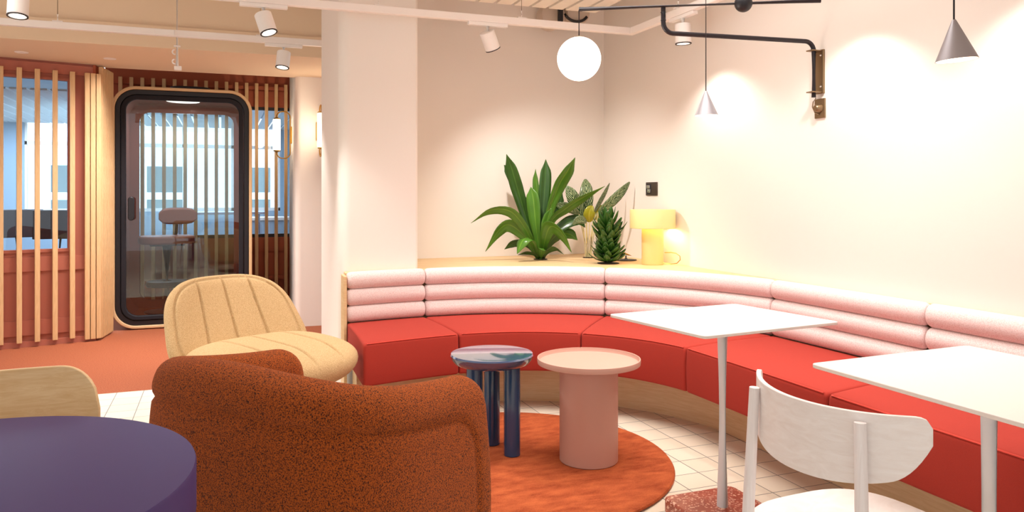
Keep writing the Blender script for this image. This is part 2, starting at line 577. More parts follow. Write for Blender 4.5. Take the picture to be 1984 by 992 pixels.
# ------------------------------------------------------------------ office seen through the windows
S('wall_office_back', boxm(-5.5, 3.0, 13.0, 13.1, 0, 0.95), M['officew'], smooth=False)
bm = bmesh.new()
box(bm, -5.5, 3.0, 13.0, 13.1, 2.45, 3.0)
for x0, x1 in ((-5.5, -5.2), (-3.1, -2.7), (0.9, 3.0)):
    box(bm, x0, x1, 13.0, 13.1, 0.95, 2.45)
S('wall_office_front', bm, M['officew'], smooth=False)
S('wall_office_left', boxm(-5.6, -5.5, 7.2, 13.1, 0, 3.0), M['officew'], smooth=False)
S('wall_office_right', boxm(3.0, 3.1, 8.9, 13.1, 0, 3.0), M['officew'], smooth=False)
S('floor_office', boxm(-5.6, 3.1, 8.82, 13.1, -0.1, -0.002), M['officef'], smooth=False)
S('wall_office_screen', boxm(-1.35, -1.25, 10.2, 13.0, 0, 2.7), M['officeg'], smooth=False)
bm = bmesh.new()
xx = -5.4
while xx < 2.9:
    box(bm, xx, xx + 0.15, 8.9, 13.0, 2.27, 2.29); xx += 0.18
S('ceiling_office', bm, M['plank_office'], smooth=False)
for i, (x0, x1) in enumerate(((-5.2, -3.1), (-2.7, 0.9))):
    w = struct(empty('window_%d' % (i + 3), (0, 13.05, 0)))
    bm = bmesh.new()
    k = 3 if i == 0 else 5
    for j in range(k + 1):
        xx = x0 + (x1 - x0) * j / k
        box(bm, xx - 0.03, xx + 0.03, -0.03, 0.03, 0.95, 2.45)
    box(bm, x0, x1, -0.03, 0.03, 1.95, 2.0)
    box(bm, x0, x1, -0.03, 0.03, 0.95, 1.0)
    mesh_obj('window_frame', bm, M['table_white'], w, smooth=False)
    mesh_obj('window_pane', boxm(x0, x1, -0.004, 0.004, 0.95, 2.45), M['glass'], w, smooth=False)
bm = boxm(-9, 5, 15.2, 15.3, 0, 5)
S('wall_facade', bm, M['facade_glow'], smooth=False)
for i in range(8):
    bm = bmesh.new()
    x0 = -8.75 + i * 1.5
    box(bm, x0, x0 + 0.62, 15.14, 15.198, 1.25, 1.72); box(bm, x0, x0 + 0.62, 15.14, 15.198, 0.5, 1.12)
    S('window_%d' % (i + 5), bm, M['officeg'], smooth=False)

def office_chair(x, y, rz, label):
    t = thing('office_chair', label, 'chair', (x, y, 0), rz, None)
    bm = bmesh.new()
    prism(bm, rrect(0.46, 0.44, 0.1), 0.44, 0.48)
    mesh_obj('seat', bm, M['officed'], t, bevel=0.01)
    R = []
    for i in range(9):
        a = rad(-50 + 100 * i / 8)
        R.append([(0.3 * sin(a), -0.24 + 0.08 * (1 - cos(a)) * 2.5 + dy, z) for dy, z in ((0, .62), (0.02, .62), (0.02, 0.9), (0, 0.9))])
    bm = bmesh.new(); loft(bm, R); mesh_obj('backrest', bm, M['officed'], t, bevel=0.008)
    for sx in (-1, 1):
        for sy in (-1, 1):
            mesh_obj('leg', tubem([(sx * 0.18, sy * 0.17, 0.44), (sx * 0.22, sy * 0.21, 0)], 0.012, 8), M['blackmetal'], t)
    mesh_obj('back_support', tubem([(0, -0.18, 0.44), (0, -0.23, 0.64)], 0.012, 8), M['blackmetal'], t)
    t.scale = (1.12, 1.12, 1.16)
    return t
office_chair(-2.12, 10.0, rad(200), 'dark office chair seen through the slatted window beside the phone booth')
office_chair(-1.72, 9.5, rad(170), 'dark office chair standing by the slatted window frame in the office')

def office_table(x, y, label, w=1.4, d=0.7):
    t = thing('office_table', label, 'table', (x, y, 0))
    bm = bmesh.new(); prism(bm, rrect(w, d, 0.06), 0.97, 1.0); mesh_obj('tabletop', bm, M['officedesk'], t, bevel=0.004)
    for sx in (-1, 1):
        for sy in (-1, 1):
            mesh_obj('leg', tubem([(sx * (w / 2 - 0.1), sy * (d / 2 - 0.1), 0.97), (sx * (w / 2 - 0.06), sy * (d / 2 - 0.06), 0)], 0.02, 8), M['officedesk'], t)
    return t
office_table(-0.02, 10.2, 'pale blue office table behind the glass of the phone booth', 1.1, 0.6)

# desktop monitor / equipment behind right panes: low counter
t = thing('office_counter', 'white low counter in the office behind the slats by the lit wall lamp', 'counter', (0.95, 11.2, 0))
mesh_obj('carcass', boxm(-0.6, 0.6, -0.25, 0.25, 0, 0.86), M['officew'], t, smooth=False, bevel=0.004)
mesh_obj('worktop', boxm(-0.62, 0.62, -0.27, 0.27, 0.86, 0.9), M['table_white'], t, smooth=False, bevel=0.004)

# ------------------------------------------------------------------ phone booth
BX0, BX1, BY0, BY1, BZ0, BZ1 = -0.915, 0.272, 7.60, 8.50, 0.008, 2.19
bw, bh = BX1 - BX0, BZ1 - BZ0
bcx, bcz = (BX0 + BX1) / 2, (BZ0 + BZ1) / 2
booth = thing('phone_booth', 'black glazed phone booth with rounded corners and beige rim', 'phone booth', (bcx, BY0, 0))
def rl(inset, r):
    return rrect(bw - 2 * inset, bh - 2 * inset, r, 10, 0, bcz)
D_ = BY1 - BY0
bm = bmesh.new(); ring_y(bm, rl(0, 0.2), rl(0.028, 0.175), 0, 0.05)
mesh_obj('front_rim', bm, M['boothrim'], booth, bevel=0.006)
bm = bmesh.new(); ring_y(bm, rl(0.003, 0.197), rl(0.05, 0.155), 0.052, D_ - 0.052)
mesh_obj('shell', bm, M['felt'], booth)
bm = bmesh.new(); ring_y(bm, rl(0, 0.2), rl(0.028, 0.175), D_ - 0.05, D_)
mesh_obj('rear_rim', bm, M['boothrim'], booth, bevel=0.006)
bm = bmesh.new(); ring_y(bm, rl(0.029, 0.174), rl(0.075, 0.135), 0.008, 0.05)
mesh_obj('gasket', bm, M['black'], booth, bevel=0.006)
bm = bmesh.new(); ring_y(bm, rl(0.077, 0.133), rl(0.118, 0.10), -0.004, 0.04)
door = mesh_obj('glass_door', bm, M['felt'], booth, bevel=0.008)
bm = bmesh.new(); prism(bm, [(p[0], p[1]) for p in rl(0.117, 0.10)], 0.014, 0.022)
bmesh.ops.rotate(bm, verts=bm.verts, matrix=Matrix.Rotation(PI / 2, 3, 'X'))
bmesh.ops.translate(bm, verts=bm.verts, vec=(0, 0.036, 0))
mesh_obj('pane', bm, M['glass'], door, smooth=False)
bm = bmesh.new(); prism(bm, rrect(0.05, 0.21, 0.024, 6), -0.02, 0.02)
bmesh.ops.rotate(bm, verts=bm.verts, matrix=Matrix.Rotation(PI / 2, 3, 'X'))
bmesh.ops.translate(bm, verts=bm.verts, vec=(-bw / 2 + 0.165, -0.05, 1.09))
box(bm, -bw / 2 + 0.155, -bw / 2 + 0.175, -0.045, -0.0, 1.02, 1.05); box(bm, -bw / 2 + 0.155, -bw / 2 + 0.175, -0.045, 0.0, 1.13, 1.16)
mesh_obj('door_handle', bm, M['black'], door, bevel=0.006)
# rear glass wall
bm = bmesh.new(); ring_y(bm, rl(0.05, 0.155), rl(0.15, 0.10), D_ - 0.06, D_ - 0.03)
rf = mesh_obj('rear_frame', bm, M['boothint'], booth)
bm = bmesh.new(); prism(bm, rl(0.149, 0.10), 0, 0.008)
bmesh.ops.rotate(bm, verts=bm.verts, matrix=Matrix.Rotation(PI / 2, 3, 'X'))
bmesh.ops.translate(bm, verts=bm.verts, vec=(0, D_ - 0.04, 0))
mesh_obj('pane', bm, M['glass'], rf, smooth=False)
# linings
bm = bmesh.new(); ring_y(bm, rl(0.05, 0.155), rl(0.062, 0.145), 0.055, D_ - 0.062)
mesh_obj('lining', bm, M['boothint'], booth)
mesh_obj('floor_pad', boxm(-bw / 2 + 0.1, bw / 2 - 0.1, 0.06, D_ - 0.07, BZ0 + 0.062, BZ0 + 0.075), M['carpet'], booth, smooth=False)
bm = bmesh.new(); prism(bm, rrect(0.30, 0.30, 0.14, 8, -0.02, 0.36), BZ1 - 0.085, BZ1 - 0.063)
mesh_obj('ceiling_lamp', bm, M['ledlamp'], booth, bevel=0.006)
bm = bmesh.new(); prism(bm, rrect(0.36, 0.40, 0.12, 8, 0.05, 0.30), BZ1 + 0.001, BZ1 + 0.035)
mesh_obj('roof_vent', bm, M['black'], booth, bevel=0.012)
for sx in (-1, 1):
    for y in (0.08, D_ - 0.08):
        mesh_obj('foot', lathem([(0, 0.0), (0.03, 0.0), (0.03, BZ0 + 0.02), (0, BZ0 + 0.02)], 16, (sx * 0.38, y, 0)), M['black'], booth)

ld = D.lights.new('booth_lamp', 'AREA'); ld.energy = 7; ld.size = 0.3; ld.color = (1, 0.96, 0.92)
lo = D.objects.new('booth_lamp', ld); COL.objects.link(lo); lo.parent = booth; lo.location = (-0.02, 0.36, BZ1 - 0.09)
# stool in the booth
t = thing('bar_stool', 'brown leather bar stool with backrest inside the phone booth', 'stool', (-0.49, 8.06, BZ0 + 0.0755), rad(8))
bm = bmesh.new(); prism(bm, rrect(0.50, 0.42, 0.14, 8), 0.66, 0.735)
mesh_obj('seat', bm, M['leather'], t, bevel=0.02, seg=3)
R = []
for i in range(9):
    a = rad(-40 + 80 * i / 8)
    hh = 0.085 * math.sqrt(max(0.05, 1 - (abs(i - 4) / 4.2) ** 4))
    R.append([(0.11 + 0.27 * sin(a), 0.17 - 0.12 * (1 - cos(a)) + dy, 0.92 + dz * hh) for dy, dz in ((0, -1), (-0.035, -0.8), (-0.035, 0.8), (0, 1))])
bm = bmesh.new(); loft(bm, R); mesh_obj('backrest', bm, M['leather'], t, bevel=0.008, seg=3)
mesh_obj('back_support', tubem([(0.06, 0.12, 0.67), (0.10, 0.19, 0.75), (0.11, 0.185, 0.92)], 0.014, 10), M['blackmetal'], t)
mesh_obj('post', tubem([(0, 0, 0.02), (0, 0, 0.66)], 0.045, 20), M['blackmetal'], t)
mesh_obj('seat_plate', boxm(-0.15, 0.15, -0.1, 0.1, 0.64, 0.66), M['blackmetal'], t, bevel=0.005)
mesh_obj('footrest', lathem([(0.043, 0.25), (0.18, 0.25), (0.19, 0.27), (0.18, 0.30), (0.043, 0.30)], 32, closed=True), M['blackmetal'], t)
mesh_obj('base', lathem([(0, 0), (0.2, 0), (0.2, 0.012), (0.03, 0.025), (0, 0.025)], 40), M['blackmetal'], t)

# ------------------------------------------------------------------ sconces
def sconce(loc, rz, label):
    """plate on a wall whose outward normal is local -y"""
    t = thing('wall_sconce', label, 'wall lamp', loc, rz, 'brass loop wall sconces')
    mesh_obj('wall_plate', boxm(-0.03, 0.03, -0.022, 0, -0.085, 0.085), M['brass'], t, bevel=0.004)
    path = []
    hz, x0, x1, rr = 0.235, -0.026, -0.155, 0.055
    for cyy, czz, a0 in ((x0 - rr, -hz + rr, 0), (x1 + rr, -hz + rr, -90)):
        for i in range(7):
            a = rad(a0 - 90 * i / 6); path.append((0, cyy + rr * cos(a), czz + rr * sin(a)))
    lower = path + [(0, x1, -0.16)]
    upper = [(p[0], p[1], -p[2]) for p in lower]
    bm = bmesh.new(); tube(bm, lower[::-1] + upper, 0.006, 10)
    mesh_obj('loop', bm, M['brass'], t)
    mesh_obj('shade', lathem([(0, -0.155), (0.032, -0.155), (0.036, -0.150), (0.036, 0.150), (0.032, 0.155), (0, 0.155)], 24, (0, x1, 0)), M['tube'], t)
    for s in (-1, 1):
        mesh_obj('end_cap', lathem([(0, 0.155), (0.034, 0.155), (0.034, 0.165), (0.008, 0.175), (0, 0.175)] if s > 0 else [(0, -0.155), (0.034, -0.155), (0.034, -0.165), (0.008, -0.175), (0, -0.175)], 24, (0, x1, 0)), M['brass'], t)
    ld = D.lights.new('sconce_lamp', 'POINT'); ld.energy = 4.5; ld.color = (1, 0.84, 0.64); ld.shadow_soft_size = 0.05
    lo = D.objects.new('sconce_lamp', ld); COL.objects.link(lo); lo.parent = t; lo.location = (0, x1 - 0.09, 0)
    return t
sconce((0.675, 8.0, 1.815), rad(-88), 'brass loop wall sconce in front of the slats beside the phone booth')
sconce((0.85, 7.249, 1.80), 0, 'brass loop wall sconce glowing next to the white pier, partly hidden by it')

# ------------------------------------------------------------------ track lighting
TZ = 2.30
def track(name, boxes, label):
    t = thing(name, label, 'lighting track')
    bm = bmesh.new()
    for b in boxes: box(bm, *b)
    mesh_obj('rail', bm, M['track'], t, smooth=False, bevel=0.003)
    return t
TY = 4.55; TX = 2.60
t1 = track('lighting_track', [(-3.0, TX + 0.02, TY - 0.02, TY + 0.02, TZ, TZ + 0.045), (TX - 0.02, TX + 0.02, 0.2, TY - 0.02, TZ, TZ + 0.045)], 'white L-shaped lighting track above the sofa, turning the corner')
t2 = track('lighting_track', [(-3.0, 1.1, 5.70, 5.74, TZ, TZ + 0.045)], 'white straight lighting track before the dropped soffit, behind the white pier')
def wire(parent, x, y, z0=TZ + 0.045):
    w = mesh_obj('hanging_wire', tubem([(x, y, z0), (x, y, CZ)], 0.0022, 6), M['bronze'], parent)
    bm = boxm(x - 0.03, x + 0.03, y - 0.012, y + 0.012, z0, z0 + 0.008); tube(bm, [(x, y, z0 + 0.006), (x, y, z0 + 0.05)], 0.006, 8)
    mesh_obj('wire_clamp', bm, M['track'], w, smooth=False)
for x in (-0.35, 0.88, 1.80): wire(t1, x, TY)
for y in (3.98, 2.6): wire(t1, TX, y)
for x in (-1.0, 0.26): wire(t2, x, 5.72)
for x in (-0.36,):
    bm = boxm(x - 0.06, x + 0.06, 5.69, 5.70, TZ + 0.004, TZ + 0.041)
    mesh_obj('joint_cover', bm, M['spotw'], t2, smooth=False, bevel=0.002)

def spot(x, y, along, aim, label, power=90, size=75, blend=0.6, col=(1.0, 0.95, 0.90)):
    """head under the rail at (x,y); aim = point the lamp looks at"""
    t = thing('track_spotlight', label, 'spotlight', (x, y, TZ), 0, 'white cylinder track spotlights')
    L, w = 0.13, 0.017
    b = (-L, L, -w, w, -0.022, 0) if along == 'x' else (-w, w, -L, L, -0.022, 0)
    mesh_obj('adapter', boxm(*b), M['spotw'], t, smooth=False, bevel=0.003)
    mesh_obj('stem', tubem([(0, 0, -0.022), (0, 0, -0.075)], 0.013, 12), M['spotw'], t)
    d = (Vector(aim) - Vector((x, y, TZ - 0.12))).normalized()
    piv = Vector((0, 0, -0.075))
    q = Vector((0, 0, -1)).rotation_difference(d)
    def place(bm):
        bmesh.ops.rotate(bm, verts=bm.verts, matrix=q.to_matrix()); bmesh.ops.translate(bm, verts=bm.verts, vec=piv); return bm
    prof = [(0, 0.02), (0.044, 0.02), (0.048, 0.016), (0.048, -0.094), (0.045, -0.098), (0.040, -0.098), (0.038, -0.075), (0, -0.075)]
    h = mesh_obj('lamp_head', place(lathem(prof, 32)), M['spotw'], t)
    mesh_obj('rim', place(lathem([(0.040, -0.098), (0.0485, -0.096), (0.0485, -0.101), (0.040, -0.101)], 32, closed=True)), M['darkgrey'], h)
    mesh_obj('lens', place(lathem([(0, -0.078), (0.037, -0.078), (0.037, -0.082), (0, -0.082)], 32)), M['lens'], h)
    ld = D.lights.new('spot_lamp', 'SPOT'); ld.energy = power; ld.spot_size = rad(size); ld.spot_blend = blend
    ld.color = col; ld.shadow_soft_size = 0.03
    lo = D.objects.new('spot_lamp', ld); COL.objects.link(lo)
    lo.parent = t
    lo.location = piv + d * 0.105
    lo.rotation_euler = q.to_euler()
    return t
LP = 1.0
spot(0.225, TY, 'x', (0.75, 4.1, 0.4), 'white track spotlight hanging left of the white pier, tilted to the right', 60 * LP)
spot(-0.97, TY, 'x', (-1.0, 4.2, 0), 'white track spotlight cut by the top edge of the picture above the slatted window', 60 * LP)
spot(1.57, TY, 'x', (2.25, 4.95, 0.9), 'white track spotlight before the wall above the big leafy plant', 70 * LP, 110, 1.0)
spot(0.42, 5.72, 'x', (0.2, 5.4, 0.2), 'small white track spotlight under the soffit beside the wall sconces', 50 * LP)
spot(TX, 3.93, 'y', (2.66, 3.90, 0), 'white track spotlight pointing straight down behind the black lamp arm', 18 * LP, 125, 0.6)
spot(TX, 2.74, 'y', (2.66, 2.95, 0), 'white track spotlight above the pendants, washing the wall by the lamp bracket', 18 * LP, 125, 0.6)
spot(TX, 1.93, 'y', (2.66, 1.90, 0), 'white track spotlight furthest along the track, over the second white table', 18 * LP, 125, 0.6)

# white sensor rod under the soffit
t = thing('ceiling_sprinkler', 'white sprinkler rod with two pipe clips under the soffit', 'sprinkler', (-0.30, 6.05, 0))
mesh_obj('rod', tubem([(0, 0, 2.15), (0, 0, CZ)], 0.010, 10), M['track'], t)
mesh_obj('head', boxm(-0.02, 0.03, -0.016, 0.016, 2.12, 2.15), M['track'], t, bevel=0.004)
for z in (2.20, 2.27):
    pts = [(-0.012 - 0.02 * sin(a), 0, z - 0.018 + 0.018 * cos(a)) for a in [rad(i * 22.5) for i in range(9)]]
    mesh_obj('pipe_clip', tubem(pts, 0.005, 8), M['track'], t)
mesh_obj('collar', boxm(-0.022, 0.022, -0.014, 0.014, 2.29, 2.30), M['track'], t, bevel=0.003)

# recessed downlights in the soffit
for x, y, lb in ((-1.42, 6.75, 'faint white recessed downlight in the soffit over the slatted window'), (-0.83, 6.82, 'faint white recessed downlight in the soffit over the phone booth')):
    o = mesh_obj('downlight', lathem([(0, -0.002), (0.03, -0.002), (0.032, -0.004), (0.045, -0.004), (0.047, 0.0)], 32, (0, 0, 0)), M['track'])
    o.location = (x, y, 2.2995); tag(o, lb, 'ceiling light', 'recessed soffit downlights')

# slatted ceiling raft
t = thing('ceiling_raft', 'pale wooden slat raft hanging under the ceiling above the globe lamp', 'ceiling panel', (0, 0, 0))
first = None
x = 2.42; i = 0
while x > -0.4:
    if first is None:
        first = mesh_obj('plank', boxm(-0.052, 0.052, -1.0, 0, 0, 0.018), M['plank'], t, smooth=False, bevel=0.002); o = first
    else:
        o = first.copy(); COL.objects.link(o)
    o.location = (x, 4.83, 2.50); x -= 0.128; i += 1
for y in (4.57, 4.05):
    mesh_obj('batten', boxm(-0.4, 2.46, y - 0.02, y + 0.02, 2.518, 2.55), M['darkgrey'], t, smooth=False)
for (x, y) in ((2.3, 4.57), (0.2, 4.57), (2.3, 4.05), (0.2, 4.05)):
    mesh_obj('hanging_wire', tubem([(x, y, 2.55), (x, y, CZ)], 0.003, 6), M['bronze'], t)

# round disc fixture with a black bracket behind the raft
t = thing('round_ceiling_fixture', 'round pale ceiling fixture with a black curved bracket behind the slat raft', 'ceiling fixture', (2.42, 5.22, 2.56))
def disc(y0, y1, r0, cx, cz):
    bm = bmesh.new(); lathe(bm, [(0, y0), (r0 * 0.8, y0), (r0 * 0.97, y0 + 0.01), (r0, y0 + 0.025), (r0, y1), (0, y1)], 40)
    bmesh.ops.rotate(bm, verts=bm.verts, matrix=Matrix.Rotation(-PI / 2, 3, 'X')); bmesh.ops.translate(bm, verts=bm.verts, vec=(cx, 0, cz)); return bm
mesh_obj('disc', disc(0.0, 0.12, 0.10, -0.09, 0), M['clearplastic'], t)
mesh_obj('disc', disc(-0.03, 0.10, 0.095, 0.10, 0.035), M['clearplastic'], t)
mesh_obj('bracket', boxm(-0.085, -0.05, -0.07, -0.04, -0.06, 0.08), M['black'], t, bevel=0.004)
pts = [(0.06 + 0.10 * cos(a), -0.06, 0.03 + 0.08 * sin(a)) for a in [rad(200 + i * 12) for i in range(12)]]
mesh_obj('cable', tubem(pts, 0.011, 10), M['black'], t)
mesh_obj('drop_rod', tubem([(0, 0.05, 0.02), (0, 0.05, CZ - 2.56)], 0.012, 8), M['track'], t)

# ------------------------------------------------------------------ counterweight lamp
t = thing('swing_arm_lamp', 'black counterweight swing-arm wall lamp carrying a glowing opal globe', 'wall lamp', (WX, 3.10, 0))
def P(x, y, z): return (x - WX, y - 3.10, z)
br = mesh_obj('wall_bracket', boxm(-0.012, 0, -0.03, 0.03, 1.735, 1.96), M['bronze'], t, bevel=0.002)
bm = boxm(-0.075, -0.0, -0.022, 0.022, 1.95, 1.956); box(bm, -0.075, 0.0, -0.022, 0.022, 1.738, 1.744)
mesh_obj('clamp', bm, M['bronze'], br, bevel=0.001)
for z in (1.77, 1.93):
    mesh_obj('screw', lathem([(0, 0), (0.006, 0), (0.004, 0.003), (0, 0.003)], 12), M['chrome'], br).matrix_local = Matrix.Translation((-0.012, -0.012, z)) @ Matrix.Rotation(-PI / 2, 4, 'Y')
el = Vector((2.03, 3.185, 0))
def arcpts(c, r, a0, a1, f, n=8):
    return [f(c, r, rad(a0 + (a1 - a0) * i / n)) for i in range(n + 1)]
dirA = (Vector((2.03, 3.185)) - Vector((WX - 0.045, 3.10))).normalized()
base = Vector((WX - 0.045, 3.10))
Larm = (Vector((2.0, 3.20)) - base).length
def along(s, z): 
    p = base + dirA * s; return P(p.x, p.y, z)
r = 0.05
lower = [along(0, 1.715), along(0, 1.95)] + [along(r - r * cos(a), 1.95 + r * sin(a)) for a in [rad(i * 15) for i in range(1, 7)]]
lower += [along(Larm - r, 2.0)] + [along(Larm - r + r * sin(a), 2.0 + r - r * cos(a)) for a in [rad(i * 15) for i in range(1, 7)]]
lower += [along(Larm, 2.13)]
mesh_obj('swing_arm', tubem(lower, 0.0115, 14), M['blackmetal'], t)
mesh_obj('elbow_sleeve', tubem([along(Larm, 2.06), along(Larm, 2.10)], 0.014, 14), M['black'], t)
u0 = Vector((1.637, 3.374, 2.125)); u1 = Vector((2.62, 2.82, 2.125))
ua = mesh_obj('beam', tubem([P(*u0), P(*u1)], 0.0105, 14), M['blackmetal'], t)
pb = u0 + (u1 - u0) * 0.69
bm = bmesh.new(); sphere(bm, P(pb.x, pb.y, pb.z), 0.042); mesh_obj('counterweight', bm, M['black'], t)
gz = 1.882
mesh_obj('lamp_cord', tubem([P(u0.x, u0.y, 2.12), P(u0.x, u0.y, gz + 0.105)], 0.003, 8), M['blackmetal'], t)
bm = bmesh.new(); sphere(bm, P(u0.x, u0.y, gz), 0.107, 48, 24); gl = mesh_obj('globe', bm, M['globe'], t)
mesh_obj('globe_cap', lathem([(0, 0.01), (0.02, 0.006), (0.03, -0.002), (0.0, -0.002)], 24, P(u0.x, u0.y, gz + 0.104)), M['bronze'], gl)
ld = D.lights.new('globe_lamp', 'POINT'); ld.energy = 8; ld.color = (1, 0.9, 0.78); ld.shadow_soft_size = 0.11
lo = D.objects.new('globe_lamp', ld); COL.objects.link(lo); lo.parent = t; lo.location = P(u0.x - 0.01, u0.y, gz - 0.22)

t = thing('dimmer_switch', 'brass dimmer switch plate with round knob below the lamp bracket', 'switch', (WX, 3.10, 1.66))
mesh_obj('plate', boxm(-0.008, 0, -0.036, 0.036, -0.05, 0.05), M['bronze'], t, bevel=0.002)
bm = lathem([(0, 0.03), (0.014, 0.03), (0.018, 0.026), (0.024, 0.0), (0, 0.0)], 24)
bmesh.ops.rotate(bm, verts=bm.verts, matrix=Matrix.Rotation(-PI / 2, 3, 'Y')); bmesh.ops.translate(bm, verts=bm.verts, vec=(-0.008, 0, 0))
mesh_obj('knob', bm, M['bronze'], t)
mesh_obj('lead', tubem([(-0.02, 0.012, 0.055), (-0.03, 0.02, 0.035), (-0.03, 0.026, 0.01), (-0.02, 0.02, -0.02), (-0.012, 0.0, -0.03)], 0.003, 8), M['bronze'], t)

# ------------------------------------------------------------------ pendants
def pendant(x, y, z, tilt, label):
    t = thing('cone_pendant', label, 'pendant lamp', (x, y, 0), 0, 'small metal cone pendants')
    R_, H = 0.0475, 0.100
    bm = lathem([(0.004, H), (0.006, H - 0.004), (R_, 0), (R_ - 0.0015, 0.0), (0.004, H - 0.01)], 48)
    rot = Matrix.Rotation(tilt, 3, Vector((0.356, 0.934, 0)))
    bmesh.ops.rotate(bm, verts=bm.verts, cent=(0, 0, H), matrix=rot); bmesh.ops.translate(bm, verts=bm.verts, vec=(0, 0, z))
    sh = mesh_obj('shade', bm, M['alu'], t)
    bm = lathem([(R_ - 0.002, 0.0005), (0.004, H - 0.012)], 48)
    bmesh.ops.rotate(bm, verts=bm.verts, cent=(0, 0, H), matrix=rot); bmesh.ops.translate(bm, verts=bm.verts, vec=(0, 0, z))
    mesh_obj('lining', bm, M['conein'], sh)
    bm = bmesh.new(); sphere(bm, (0, 0, z + 0.045), 0.012, 16, 8); mesh_obj('bulb', bm, M['bulb'], t)
    mesh_obj('cord', tubem([(0, 0, z + H - 0.003), (0, 0, CZ)], 0.0022, 8), M['blackmetal'], t)
    mesh_obj('canopy', lathem([(0, CZ - 0.02), (0.04, CZ - 0.02), (0.045, CZ), (0, CZ)], 24), M['track'], t)
    ld = D.lights.new('pendant_lamp', 'POINT'); ld.energy = 2.5; ld.color = (1, 0.85, 0.68); ld.shadow_soft_size = 0.015
    lo = D.objects.new('pendant_lamp', ld); COL.objects.link(lo); lo.parent = t; lo.location = (0, 0, z + 0.03)
    return t
pendant(1.85, 2.63, 1.541, rad(-1), 'brushed metal cone pendant above the further white table, cord crossing the lamp arm')
pendant(1.68, 1.363, 1.548, rad(-4), 'brushed metal cone pendant above the second white table, larger in view')

# ------------------------------------------------------------------ banquette
C = Vector((1.267, 3.10)); RF, RB = 0.91, 1.51
def pair(kind, v):
    if kind == 'arc':
        d = Vector((cos(v), sin(v))); return C + d * RF, C + d * RB
def lerp(a, b, t): return a + (b - a) * t
e_left = (Vector((0.676, 3.905)), Vector((0.694, 4.545)))
seam2 = pair('arc', rad(93)); s50 = pair('arc', rad(50)); s95 = pair('arc', rad(9.5))
d_end = (Vector((2.172, 2.305)), Vector((2.777, 2.40)))
e_end = (Vector((2.178, 1.37)), Vector((2.777, 1.46)))
f_end = (Vector((2.178, 0.45)), Vector((2.777, 0.45)))
def seg_line(a, b, n, bow=0.0):
    out = []
    nrm = Vector((0, 0))
    for i in range(n + 1):
        t = i / n
        f = lerp(a[0], b[0], t); k = lerp(a[1], b[1], t)
        o = (k - f).normalized() * bow * 4 * t * (1 - t)
        out.append((f + o, k + o))
    return out
def seg_arc(a0, a1, n):
    return [pair('arc', rad(a0 + (a1 - a0) * i / n)) for i in range(n + 1)]
segs = [seg_line(e_left, seam2, 10, 0.012), seg_arc(93, 50, 18), seg_arc(50, 9.5, 18),
        seg_line(s95, d_end, 14, 0.006), seg_line(d_end, e_end, 12), seg_line(e_end, f_end, 12)]
bench = thing('corner_sofa', 'curved built-in corner sofa with red seat and pink rolled backrest', 'sofa', (0, 0, 0))
ZS0, ZS1 = 0.232, 0.455
def cushion_section(f, k, sh, zs=1.0):
    """closed loop of points for one station; sh = inset at the ends"""
    d = (k - f); L = d.length; d = d / L
    pr = []
    r = 0.02
    zt, zb = ZS1 - sh * 0.6, ZS0 + sh * 0.3
    def add(s, z): pr.append((f.x + d.x * s, f.y + d.y * s, z))
    for a in (180, 165, 150, 135, 120, 105, 90):  # front top corner
        add(sh + r + r * cos(rad(a)), zt - r + r * sin(rad(a)))
    for t in (0.2, 0.4, 0.6, 0.8):
        add(L * t, zt + 0.006 * sin(PI * t))
    add(L + 0.02, zt); add(L + 0.02, zb)
    for t in (0.75, 0.5, 0.25): add(L * t, zb)
    for a in (270, 240, 210, 180):
        add(sh + 0.012 + 0.012 * cos(rad(a)), zb + 0.012 + 0.012 * sin(rad(a)))
    add(sh - 0.004, zb + (zt - zb) * 0.35); add(sh - 0.005, zb + (zt - zb) * 0.6)
    return pr
def cushion(seg):
    # trim ends a little and add rounded end stations
    Ltot = sum(((seg[i][0] + seg[i][1]) / 2 - (seg[i + 1][0] + seg[i + 1][1]) / 2).length for i in range(len(seg) - 1))
    def at(s):
        acc = 0
        for i in range(len(seg) - 1):
            l = ((seg[i][0] + seg[i][1]) / 2 - (seg[i + 1][0] + seg[i + 1][1]) / 2).length
            if acc + l >= s or i == len(seg) - 2:
                t = (s - acc) / l; return lerp(seg[i][0], seg[i + 1][0], t), lerp(seg[i][1], seg[i + 1][1], t)
            acc += l
    g, r = 0.0015, 0.018
    st = []
    for i in range(6):
        a = rad(90 * i / 5); st.append((g + r * (1 - sin(a)) if False else g + r * (1 - cos(a)), r * (1 - sin(a))))
    n = max(8, len(seg) * 2)
    mid = [(g + r + (Ltot - 2 * (g + r)) * i / n, 0) for i in range(1, n)]
    end = [(Ltot - s, h) for s, h in reversed(st)]
    stations = st + mid + end
    R = [cushion_section(*at(s), h) for s, h in stations]
    bm = bmesh.new(); loft(bm, R)
    return bm, at, Ltot
for sg in segs:
    bm, at, Lt = cushion(sg)
    c = mesh_obj('seat_cushion', bm, M['seat'], bench, angle=50)
    n = 24
    pts = []
    for i in range(n + 1):
        f, k = at(0.02 + (Lt - 0.04) * i / n); d = (k - f).normalized()
        pts.append((f.x + d.x * 0.004, f.y + d.y * 0.004, ZS1 - 0.004))
    mesh_obj('piping', tubem(pts, 0.0032, 8), M['piping'], c)
